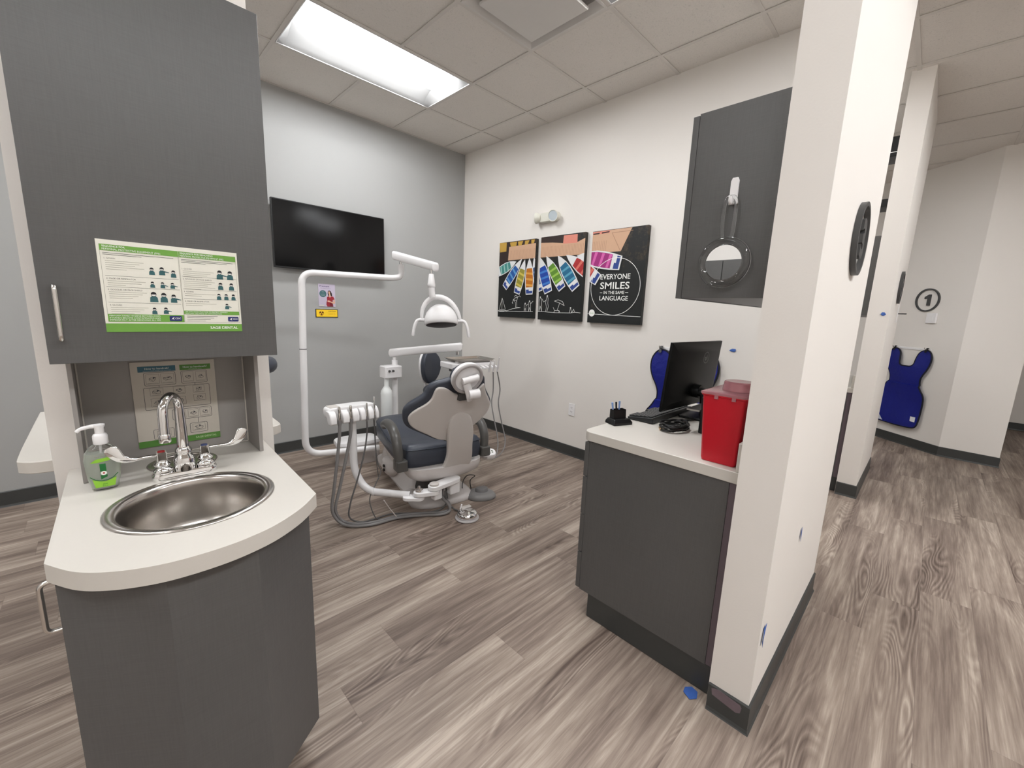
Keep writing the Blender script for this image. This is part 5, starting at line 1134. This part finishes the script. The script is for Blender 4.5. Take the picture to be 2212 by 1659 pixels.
# ================================================================== ASSISTANT UNIT (left of the chair)
au = thing('assistant_unit', 'white four holder assistant instrument tray on a curved white tube left of the dental chair', 'instrument tray', (-1.9, -1.6, .1))
tp = fillet([(-2.03, -1.5, .67), (-2.03, -1.5, .30), (-1.985, -1.575, .172), (-1.815, -1.77, .166), (-1.795, -1.79, .166)], .12, 10)
g = G(); g.tube(tp, .0235, 18); g.out('support_tube', WM, au)
g = G(); g.lathe([(.0262, .0), (.0262, .012), (.0235, .014), (.0235, -.002)], (0, 0, 0), 20, Matrix.Translation((-1.957, -1.607, .171)) @ Vector((.66, -.75, 0)).to_track_quat('Z', 'Y').to_matrix().to_4x4()); g.out('tube_collar', WM, au)
def link(p, q, r, z0, z1, name, m=WM):
    p, q = Vector(p), Vector(q); d = (q-p).normalized(); a0 = math.atan2(d.y, d.x); pts = []
    for j in range(13): a = a0+math.pi/2+math.pi*j/12; pts.append((p.x+r*math.cos(a), p.y+r*math.sin(a)))
    for j in range(13): a = a0-math.pi/2+math.pi*j/12; pts.append((q.x+r*math.cos(a), q.y+r*math.sin(a)))
    g = G(); g.prism([(x, y, z0) for x, y in pts], (0, 0, z1-z0)); return g.out(name, m, au, bev=.004, bseg=3, ang=30)
link((-1.815, -1.80, 0), (-1.762, -1.845, 0), .034, .145, .168, 'pivot_link')
link((-1.762, -1.845, 0), (-1.675, -1.885, 0), .036, .172, .20, 'swing_link')
link((-1.675, -1.885, 0), (-1.50, -1.865, 0), .040, .203, .232, 'mount_link')
g = G(); g.lathe([(.0, .2), (.026, .2), (.026, .214), (.010, .217), (.008, .235), (0, .236)], (-1.762, -1.845, 0), 24); g.out('steel_knob', CHROME, au)
g = G(); g.lathe([(.0, .232), (.03, .232), (.03, .243), (.026, .246), (0, .246)], (-1.675, -1.885, 0), 24); g.out('pivot_cap', SHELL, au)
g = G(); g.rbox(-1.68, -1.62, -1.90, -1.85, .13, .205, .01); g.out('hose_clamp', WP, au, bev=.003)
g = G(); g.rbox(-1.54, -1.46, -1.88, -1.80, .12, .205, .01); g.out('mount_block', WP, au, bev=.003)
# tray head
TH = Matrix.Translation((-2.03, -1.5, 0))
g = G()
hx0, hx1 = -.155, .150
top = outl([(hx0+.02, -.015), (hx0, .02), (hx0+.005, .07), (hx0+.04, .095), (-.05, .10), (.06, .098), (.12, .085), (hx1-.005, .05), (hx1, .0), (hx1-.02, -.02), (0, -.02)])
g.loft([[TH @ Vector((x*k, y*k, z)) for x, y in top] for k, z in ((.9, .662), (.98, .672), (1, .69), (1, .715), (.97, .726), (.9, .73))]); g.out('tray_body', WP, au, ang=50)
g = G(); g.rbox(-.135, -.075, .0, .075, .7295, .7335, .01, m=TH); g.out('touch_pad', SHELL, au)
for k, (a, b) in enumerate([(-.158, -.118), (-.082, -.040), (-.020, .022), (.030, .065), (.082, .118), (.130, .152)]):
    g = G(); rings = []
    for z, y0, y1 in ((.638, -.055, -.025), (.645, -.062, -.012), (.675, -.062, .0), (.70, -.050, .01), (.715, -.03, .015)):
        rings.append([TH @ Vector(p) for p in ((a+.004, y0, z), (b-.004, y0, z), (b, y0+.006, z), (b, y1, z), (a, y1, z), (a, y0+.006, z))])
    g.loft(rings); g.out('holder_lip', WP, au, bev=.004, bseg=2, ang=30)
hand = [(-.100, .0075, .0095), (-.061, .0075, .0095), (.074-.05*0, .0045, .006), (.124, .0055, .0075)]
hand[2] = (.0265-.0, .0045, .006)
HX = [-.100, -.031, .048+.026, .124]
HX = [-.100, -.0300, .0735, .124]
hose_floor = [[(-2.1467,-1.56,0.6455),(-2.1664,-1.56,0.5487),(-2.2072,-1.56,0.4122),(-2.2542,-1.56,0.2651),(-2.2737,-1.56,0.1746)], [(-2.0933,-1.56,0.6365),(-2.115,-1.56,0.5386),(-2.1626,-1.56,0.4014),(-2.2276,-1.56,0.2703),(-2.2594,-1.56,0.183)]]
for k, hx in enumerate(HX):
    r1 = .011 if k < 2 else .0075; yy = -1.5-.048
    top_z = [.745, .745, .748, .782][k]
    g = G(); g.lathe([(.0, .66), (r1*.9, .66), (r1, .67), (r1, .70), (r1*.8, .705), (r1*.85, .715), (r1*.7, top_z-.004), (r1*.45, top_z), (0, top_z)], (-2.03+hx, yy, 0), 16); g.out('handpiece', NICKEL if k != 3 else CHROME, au)
    g = G(); g.lathe([(.0, .628), (r1*.9, .628), (r1*1.1, .64), (r1*1.1, .662), (0, .664)], (-2.03+hx, yy, 0), 16); g.out('hose_cuff', HOSE, au)
def hose(pts, r, m, parent=au, name='hose', n=6): g = G(); g.tube(smooth_path(pts, n), r, 10); return g.out(name, m, parent)
bz = [(-2.17, -1.60, .03), (-2.12, -1.66, .012), (-2.02, -1.72, .011), (-1.86, -1.745, .011), (-1.72, -1.82, .011), (-1.63, -1.885, .012), (-1.565, -1.90, .02), (-1.56, -1.885, .06), (-1.60, -1.86, .12), (-1.60, -1.85, .165)]
h1 = [(-2.13, -1.548, .63), (-2.135, -1.55, .56), (-2.155, -1.555, .42), (-2.185, -1.565, .24), (-2.205, -1.575, .11)]+bz
hose(h1, .0095, HOSE)
h2 = [(-2.06, -1.548, .63), (-2.067, -1.55, .56), (-2.10, -1.555, .42), (-2.15, -1.565, .24), (-2.185, -1.575, .11)]+[(x+.018, y+.022, z) for x, y, z in bz[:-1]]+[(-1.58, -1.84, .165)]
hose(h2, .0095, HOSE)
h3 = [(-1.9565, -1.548, .63), (-1.96, -1.55, .55), (-1.985, -1.56, .43), (-2.04, -1.58, .28), (-2.10, -1.60, .14), (-2.115, -1.61, .05), (-2.06, -1.64, .010), (-1.98, -1.66, .009), (-1.86, -1.67, .009), (-1.72, -1.77, .009), (-1.60, -1.83, .012), (-1.54, -1.84, .06), (-1.55, -1.84, .16)]
hose(h3, .005, HOSED)
h4 = [(-1.906, -1.548, .63), (-1.905, -1.55, .52), (-1.905, -1.56, .40), (-1.895, -1.57, .32), (-1.885, -1.58, .28), (-1.93, -1.60, .22), (-1.985, -1.62, .13), (-1.97, -1.66, .02), (-1.93, -1.69, .006), (-1.80, -1.74, .006), (-1.68, -1.80, .006)]
hose(h4, .0035, HOSED)
hose([(-1.903, -1.53, .63), (-1.90, -1.54, .45), (-1.895, -1.55, .30), (-1.89, -1.56, .22)], .0028, HOSED)
hose([(-1.93, -1.70, .14), (-1.90, -1.72, .08), (-1.86, -1.74, .012)], .003, SHELL)

# ================================================================== DELIVERY UNIT (beyond the chair)
du = thing('delivery_unit', 'white delivery unit with a steel tray, spring arm and water bottle beyond the dental chair', 'delivery unit', (-1.26, -.66, .1))
g = G(); g.tube([(-1.262, -.65, .10), (-1.262, -.65, .885)], .026, 20); g.tube([(-1.262, -.65, .885), (-1.262, -.65, .91)], .018, 16); g.out('post', WM, du)
g = G(); g.tube([(-1.262, -.65, .12), (-1.35, -.78, .12)], .03, 12); g.out('base_arm', WM, du)
def sarm(parent, a, b, h0, h1, w, name='spring_arm', m=WM):
    a, b = Vector(a), Vector(b); d = (b-a); dh = Vector((d.x, d.y, 0)).normalized(); s = Vector((-dh.y, dh.x, 0)); n = 12; rings = []
    for i in range(n+1):
        q = i/n; h = h0+(h1-h0)*q; e = 1.0
        if i == 0: e = .55
        if i == n: e = .6
        c = a+d*q; rings.append([c+s*w*e*math.copysign(abs(math.cos(t))**.6, math.cos(t))+Vector((0, 0, 1))*h*e*math.copysign(abs(math.sin(t))**.6, math.sin(t)) for t in [2*math.pi*k/24 for k in range(24)]])
    rings[1] = [(r0-(a+d/n))*1.0+(a+d*.02) for r0 in rings[1]]; rings[-2] = [(r0-(a+d*(n-1)/n))+(a+d*.98) for r0 in rings[-2]]
    g = G(); g.loft(rings); return g.out(name, m, parent, ang=50)
sarm(du, (-1.30, -.62, .945), (-.865, -1.115, 1.03), .036, .036, .03)
g = G(); g.tube([(-.90, -1.085, .985), (-.90, -1.085, .955)], .014, 14); g.out('arm_swivel', CHROME, du)
g = G(); g.rbox(-1.40, -1.235, -.74, -.62, .735, .84, .02); o_ = g.out('control_box', WP, du, bev=.008, bseg=3)
g = G()
for dx in (-.065, -.03): g.lathe([(.0, .0), (.010, .0), (.009, .014), (0, .015)], (-1.30+dx, -.741, .80), 14, Matrix.Rotation(R(90), 4, 'X'))
g.out('toggle', DARKP, du)
BOT = mat('frosted_bottle', rgb(226, 228, 226), .35, nz=(3, .02)); g = G(); g.lathe([(.0, .36), (.046, .36), (.05, .37), (.05, .60), (.045, .625), (.03, .65), (.02, .665), (.02, .735), (0, .735)], (-1.372, -.70, 0), 28); g.out('water_bottle', BOT, du)
# head
HM = Matrix.Translation((-.80, -1.14, 0)) @ Matrix.Rotation(R(-6), 4, 'Z')
g = G(); g.rbox(-.22, .22, -.09, .16, .845, .895, .035, m=HM); g.out('head_body', WP, du, bev=.008, bseg=3)
g = G(); g.rbox(-.215, -.10, -.092, .0, .825, .86, .012, m=HM); g.out('head_underside', DARKP, du, bev=.003)
g = G(); TM = HM @ Matrix.Translation((.02, .03, .905)); rx, ry = .19, .13
g.loft([[TM @ Vector(p) for p in rrr] for rrr in [[(x, y, .0) for x, y in rrpts(-rx+.02, rx-.02, -ry+.02, ry-.02, .02)], [(x, y, .018) for x, y in rrpts(-rx, rx, -ry, ry, .03)], [(x, y, .019) for x, y in rrpts(-rx-.006, rx+.006, -ry-.006, ry+.006, .033)], [(x, y, .016) for x, y in rrpts(-rx, rx, -ry, ry, .03)], [(x, y, -.002) for x, y in rrpts(-rx+.02, rx-.02, -ry+.02, ry-.02, .02)]]]); g.out('instrument_tray', STEEL, du, ang=30)
g = G(); g.box(-.15, .17, -.05, .0, .892, .907, HM); g.out('tray_bracket', WM, du)
for k in range(5):
    g = G(); x = .02+k*.045; m_ = HM @ Matrix.Translation((x, -.115, .862)); g.loft([[m_ @ Vector(p) for p in ((-.014, .03, -.012), (.014, .03, -.012), (.014, .03, .010), (-.014, .03, .010))], [m_ @ Vector(p) for p in ((-.010, -.035, -.020), (.010, -.035, -.020), (.010, -.035, -.004), (-.010, -.035, -.004))]]); g.out('holder_fork', WP, du, bev=.002)
    g = G(); g.box(-.006, .006, -.093, -.0905, .853, .862, HM @ Matrix.Translation((x-.022, 0, 0))); g.out('control_button', BLK, du)
ends = []
for k in (2, 3, 4):
    x = .02+k*.045; c = HM @ Vector((x, -.155, .855)); up_ = HM @ Vector((x-.02, -.19, .92)); dn = HM @ Vector((x+.004, -.14, .815))
    g = G(); g.tube([dn, c, c+(up_-c)*.5, up_], [.009, .011, .008, .004], 12); g.tube([up_, up_+Vector((-.012, -.02, .028))], .0035, 8) if k == 4 else None; g.out('handpiece', WP, du); ends.append(dn)
for k, (e, dxx) in enumerate(zip(ends[1:], (0, .012))):
    pts = [(-0.6262,-1.27,0.6352),(-0.6674,-1.3,0.5341),(-0.6855,-1.36,0.3916),(-0.6961,-1.42,0.2593),(-0.744,-1.48,0.1741),(-0.8321,-1.54,0.1289)] if k == 0 else [(-0.5514,-1.28,0.6475),(-0.5841,-1.3,0.5139),(-0.5913,-1.36,0.3481),(-0.6003,-1.42,0.2128),(-0.6705,-1.48,0.1492),(-0.782,-1.53,0.1236),(-0.9102,-1.57,0.1335)]
    hose([tuple(e)]+pts+[(-1.00, -1.59, .175)], .0055, HOSE, du)
# handset
hs_ = thing('chair_handset', 'small white oval handset with grey buttons on the right side of the dental chair', 'handset', (-.97, -1.60, .16))
m_ = Matrix.Translation((-.955, -1.595, .205)) @ Matrix.Rotation(R(-25), 4, 'Z') @ Matrix.Rotation(R(22), 4, 'X')
oc = [(.062*math.copysign(abs(math.cos(t))**.75, math.cos(t)), .045*math.copysign(abs(math.sin(t))**.75, math.sin(t))) for t in [2*math.pi*i/32 for i in range(32)]]
g = G(); g.loft([[m_ @ Vector((x*k, y*k, z)) for x, y in oc] for k, z in ((.75, -.045), (.92, -.035), (1, -.015), (1, .006), (.94, .014), (.85, .016))]); g.out('housing', WP, hs_, ang=40)
g = G()
for x in range(4):
    for y in range(2 if x in (0, 3) else 3):
        yy = (y-(.5 if x in (0, 3) else 1))*.018; g.rbox(-.036+x*.022-.007, -.036+x*.022+.007, yy-.005, yy+.005, .0155, .018, .003, m=m_)
g.out('buttons', ink('button_grey', 96, 108, 88), hs_)
g = G(); g.tube([(-1.12, -1.66, .25), (-1.04, -1.63, .205), (-.985, -1.61, .185)], .012, 10); g.out('arm', GREYP, hs_)

# ================================================================== DENTAL LIGHT on its post
dl_ = thing('dental_light', 'white dental operating lamp with two handles on a bent pole over the chair', 'dental lamp', (-2.0, -.61, .1))
pole = fillet([(-1.50, -.80, .155), (-2.035, -.61, .155), (-2.018, -.60, .60), (-2.010, -.60, 1.0)], .13, 10)
g = G(); g.tube(pole, .0265, 18); g.out('lower_pole', WM, dl_)
pole2 = fillet([(-2.010, -.60, 1.004), (-1.995, -.60, 1.58), (-1.33, -.76, 1.585), (-1.262, -.776, 1.60), (-1.262, -.776, 1.70)], .09, 10)
g = G(); g.tube(pole2, [.0262]*4+[.0245]*(len(pole2)-4), 18); g.out('upper_pole', WM, dl_)
g = G(); g.lathe([(.0272, 1.000), (.0272, 1.006)], (-2.010, -.60, 0), 20); g.out('pole_joint', DARKP, dl_)
g = G(); g.tube([(-1.262, -.776, 1.69), (-1.262, -.776, 1.74)], .012, 12); g.out('pole_swivel', CHROME, dl_)
sarm(dl_, (-1.305, -.745, 1.772), (-1.222, -1.235, 1.662), .036, .034, .034)
lx, ly = -1.245, -1.20
g = G(); g.tube([(lx, ly, 1.645), (lx, ly, 1.59)], .012, 12); g.out('lamp_swivel', CHROME, dl_)
g = G(); g.lathe([(.015, 1.612), (.019, 1.608), (.027, 1.55), (.030, 1.535), (.030, 1.515), (.026, 1.51), (0, 1.51)][::-1], (lx, ly, 0), 24); g.tube([(lx, ly, 1.52), (lx+.002, ly, 1.49), (lx+.006, ly, 1.46), (lx+.012, ly-.003, 1.435)], .025, 16); g.out('neck', WP, dl_)
# head: dome tilted slightly, facing the headrest
lc = Vector((-1.150, -1.20, 1.245)); LR = Matrix.Translation(lc) @ Matrix.Rotation(R(-36), 4, 'Z') @ Matrix.Rotation(R(-17), 4, 'X') @ Matrix.Rotation(R(-3), 4, 'Y')
g = G(); rings = []
for z, a, b in ((-.024, .124, .080), (-.021, .131, .088), (.0, .134, .096), (.035, .130, .098), (.075, .115, .090), (.110, .088, .074), (.132, .055, .050), (.142, .012, .012)):
    rings.append([LR @ Vector((a*math.cos(2*math.pi*k/40), b*math.sin(2*math.pi*k/40), z)) for k in range(40)])
g.loft(rings); g.out('lamp_housing', WP, dl_, ang=60)
g = G(); g.loft([[LR @ Vector((.120*math.cos(2*math.pi*k/40)*q, .077*math.sin(2*math.pi*k/40)*q, z)) for k in range(40)] for q, z in ((1, -.0245), (1, -.029), (.6, -.034), (.05, -.036))]); g.out('lamp_face', mat('lamp_dark_lens', rgb(44, 36, 36), .5, spec=.2), dl_)
YR = Matrix.Translation(lc) @ Matrix.Rotation(R(-36), 4, 'Z')
yoke = [YR @ Vector((.152*math.cos(t)-.025*math.sin(t), .0, .01+.185*math.sin(t))) for t in [math.pi*k/28 for k in range(29)]]
g = G(); g.tube(yoke, [.013+.010*math.sin(math.pi*k/28) for k in range(29)], 14, sx=.8); g.out('yoke', WP, dl_)
for s_ in (-1, 1):
    pts = smooth_path([YR @ Vector(p) for p in ((s_*.132, 0, .01), (s_*.165, 0, .012), (s_*.192, -.002, .0), (s_*.212, -.006, -.05), (s_*.222, -.008, -.118))], 5)
    g = G(); g.tube(pts, [.015]*6+[.0125]*(len(pts)-7)+[.009], 12); g.out('handle', WP, dl_)

# utility box, foot controls
ub = thing('utility_box', 'low white utility junction box on the floor behind the lamp pole', 'junction box', (-1.62, -.62, 0))
ob = outl([(-.16, -.08), (-.175, .0), (-.15, .10), (0, .13), (.15, .11), (.17, .0), (.16, -.09), (0, -.11)])
UM = Matrix.Translation((-1.60, -.585, 0)) @ Matrix.Rotation(R(-8), 4, 'Z')
g = G(); g.loft([[UM @ Vector((x*k, y*k, z)) for x, y in ob] for k, z in ((.98, .001), (1, .01), (.97, .165))]); g.out('box', CHW, ub, ang=40)
g = G(); g.loft([[UM @ Vector((x*k, y*k, z)) for x, y in ob] for k, z in ((.98, .166), (1.04, .172), (1.04, .188), (1.0, .200), (.8, .208))]); g.out('lid', WP, ub, ang=40)
fp_ = thing('foot_pedal', 'grey plastic foot pedal on the floor right of the chair base', 'foot pedal', (-1.25, -1.83, 0))
FM = Matrix.Translation((-1.235, -1.835, 0)) @ Matrix.Rotation(R(-25), 4, 'Z'); PGY = mat('pedal_grey', rgb(128, 126, 125), .5, nz=(12, .04))
fo = outl([(-.10, -.03), (-.105, .03), (-.07, .08), (.0, .095), (.07, .07), (.105, .01), (.10, -.05), (.04, -.085), (-.05, -.075)])
g = G(); g.loft([[FM @ Vector((x*k, y*k, z)) for x, y in fo] for k, z in ((.97, .001), (1, .006), (.98, .022), (.88, .034), (.7, .040))]); g.out('body', PGY, fp_, ang=50)
g = G(); g.lathe([(.0, .036), (.045, .036), (.043, .058), (.038, .064), (.0, .064)], (0, 0, 0), 28, FM @ Matrix.Translation((.01, .012, 0)) @ Matrix.Diagonal((1.1, .8, 1, 1))); g.out('button', mat('pedal_button', rgb(112, 110, 110), .5), fp_)
g = G(); g.tube(smooth_path([FM @ Vector(p) for p in ((-.05, .085, .02), (-.055, .10, .09), (-.02, .10, .125), (-.085, .08, .14), (-.125, .05, .10), (-.13, .02, .04), (-.125, .0, .008))][::-1], 6), .0035, 8); g.out('cable', BLK, fp_)
fc = thing('foot_control', 'round steel domed foot control disc on the floor in front of the chair', 'foot control', (-1.51, -2.03, 0))
fx, fy = -1.508, -2.02
g = G(); g.lathe([(.0, .001), (.076, .001), (.079, .005), (.077, .010), (.066, .013), (0, .013)], (fx, fy, 0), 40); g.out('base_ring', GREYP, fc)
g = G(); g.lathe([(.062, .013), (.066, .018), (.066, .032), (.062, .042), (.050, .047), (.030, .047), (.022, .051), (0, .052)], (fx, fy, 0), 40); g.out('dome', CHROME, fc, ang=50)
g = G(); g.prism([(fx-.01, fy+.045, .046), (fx+.06, fy+.03, .046), (fx+.065, fy+.06, .046), (fx, fy+.07, .046)], (0, 0, .008)); g.out('lever_plate', SHELL, fc, bev=.002)
g = G(); g.tube([(fx-.02, fy+.05, .05), (fx-.015, fy+.04, .085)], .005, 8); g.out('lever', WP, fc)
hose([(fx-.01, fy+.065, .02), (-1.50, -1.92, .008), (-1.52, -1.88, .02), (-1.56, -1.86, .08), (-1.57, -1.86, .15)], .006, HOSED, fc, 'hose')
